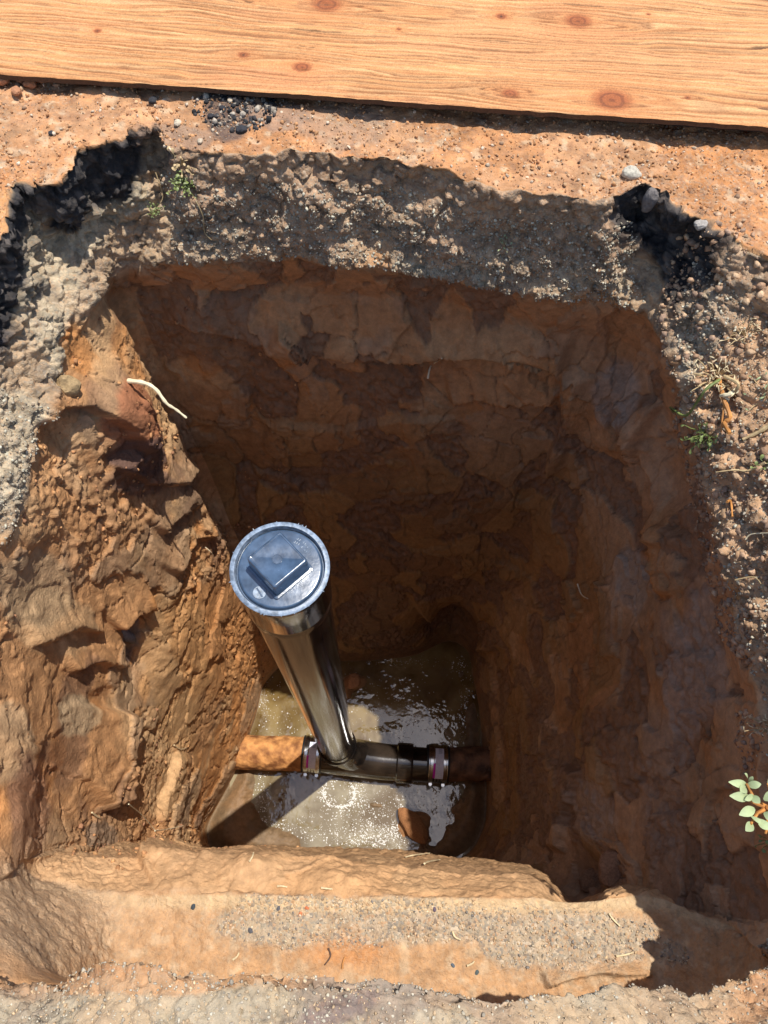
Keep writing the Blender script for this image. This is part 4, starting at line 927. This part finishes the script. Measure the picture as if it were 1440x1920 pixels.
# silvery plant hanging in from the right, well above the pit wall
def silver():
    z0 = -.10; o = Vector(W(1480, 1520, z0)); e = empty('silvery_weed', o, 'silvery-green leafy weed leaning in from the right frame edge over shade', 'weed')
    P2 = lambda x, y, dz=0: Vector(W(x, y, z0+dz))
    mbs = MB(); mbl = MB()
    mbs.tube([W(1730, 1500, -.03), W(1660, 1500, .012), W(1580, 1508, -.03), P2(1500, 1510, .02), P2(1460, 1512), P2(1440, 1514, .01)], [.005, .0045, .004, .0036, .003, .0028], 8)
    stems = [[(1440, 1514), (1415, 1500), (1400, 1470)], [(1440, 1514), (1420, 1508), (1390, 1492)], [(1440, 1514), (1420, 1525), (1408, 1545)], [(1445, 1514), (1440, 1540), (1436, 1562)], [(1450, 1510), (1445, 1490), (1440, 1470)]]
    for st in stems: mbs.tube([P2(x, y, .012*i) for i, (x, y) in enumerate(st)], [.0022, .0018, .0013], 6)
    lv = [((1400, 1472), (1366, 1466), .0085), ((1400, 1472), (1427, 1470), .008), ((1398, 1476), (1388, 1484), .009), ((1405, 1495), (1368, 1492), .010), ((1408, 1492), (1425, 1506), .008), ((1415, 1516), (1386, 1528), .010), ((1408, 1530), (1425, 1545), .007), ((1410, 1543), (1398, 1558), .009), ((1420, 1535), (1440, 1556), .010), ((1402, 1460), (1396, 1450), .004), ((1432, 1500), (1452, 1488), .010), ((1440, 1470), (1456, 1450), .008), ((1404, 1466), (1412, 1456), .004), ((1412, 1490), (1396, 1500), .006), ((1432, 1524), (1452, 1536), .009)]
    for (a, b, w_) in lv: leafmesh(mbl, P2(*a, .02), P2(*b, .028), w_*.52, (random.uniform(-.3, .3), random.uniform(-.3, .3), 1), .1)
    mbs.build('stem', ROOTR, e); mbl.build('leaves', LEAFP, e)
silver()

# ------------------------------------------------------------------ foam and bubbles on the puddle
def foam():
    m, t, b = mat('foam_bubble'); b.inputs['Base Color'].default_value = (.72, .71, .68, 1); b.inputs['Roughness'].default_value = .06; b.inputs['IOR'].default_value = 1.6; b.inputs['Coat Weight'].default_value = 1
    V, Fc = ico(2); keep = V[:, 2] > -.25; V = np.array(V); Fa = np.array(Fc)
    pts = []
    r = np.random.default_rng(5)
    def add(x, y, s): pts.append((x, y, s))
    for k in range(230):                                   # ring
        a = r.uniform(0, 6.283); 
        if -.35 < math.sin(a+.3) < -.9: continue
        if math.sin(a) < -.55 and r.random() < .8: continue
        add(636+29*math.cos(a)+r.normal(0, 1.8), 1488+26*math.sin(a)+r.normal(0, 1.8), r.uniform(.0010, .0030))
    def cl(cx, cy, rx, ry, n, s=(.0008, .003)):
        for k in range(n): add(cx+r.normal(0, rx), cy+r.normal(0, ry), s[0]*(s[1]/s[0])**(r.random()**2))
    cl(675, 1495, 12, 18, 60); cl(735, 1555, 30, 10, 130); cl(700, 1575, 25, 8, 90); cl(690, 1540, 40, 20, 70); cl(780, 1470, 40, 25, 60)
    cl(500, 1330, 12, 30, 50); cl(490, 1500, 5, 22, 60); cl(520, 1545, 16, 6, 40); cl(850, 1560, 10, 25, 70); cl(770, 1345, 10, 25, 60); cl(745, 1330, 30, 40, 90); cl(690, 1320, 30, 30, 60)
    cl(560, 1350, 30, 30, 40); cl(870, 1330, 7, 28, 60); cl(860, 1250, 14, 10, 30); cl(760, 1240, 50, 2.5, 60, (.0006, .0014)); cl(800, 1400, 30, 8, 40); cl(850, 1500, 8, 22, 60); cl(600, 1560, 40, 10, 60)
    cl(690, 1575, 45, 12, 160, (.0008, .0035)); cl(650, 1530, 45, 20, 120); cl(740, 1510, 40, 30, 120)
    pts += [(x+r.normal(0, 7), y+r.normal(0, 6), s*r.uniform(.6, 1.2)) for x, y, s in pts]
    n = len(pts); W3 = np.array([W(x, y, ZW) for x, y, s in pts]); sz = np.array([p[2] for p in pts])
    fy = QY
    VV = V[None]*sz[:, None, None]*np.array([1, 1, .8])+W3[:, None, :]; f = (Fa[None]+(np.arange(n)*len(V))[:, None, None]).reshape(-1, 3)
    me = bpy.data.meshes.new('foam'); VV = VV.reshape(-1, 3); me.vertices.add(len(VV)); me.vertices.foreach_set('co', VV.astype(np.float32).ravel())
    me.loops.add(f.size); me.loops.foreach_set('vertex_index', f.astype(np.int32).ravel()); me.polygons.add(len(f)); me.polygons.foreach_set('loop_start', (np.arange(len(f))*3).astype(np.int32)); me.update(calc_edges=True); me.shade_smooth(); me.materials.append(m)
    o = bpy.data.objects.new('foam', me); C.objects.link(o); tag(o, 'white foam and glinting bubbles floating on the puddle', 'foam', kind='stuff')
foam()
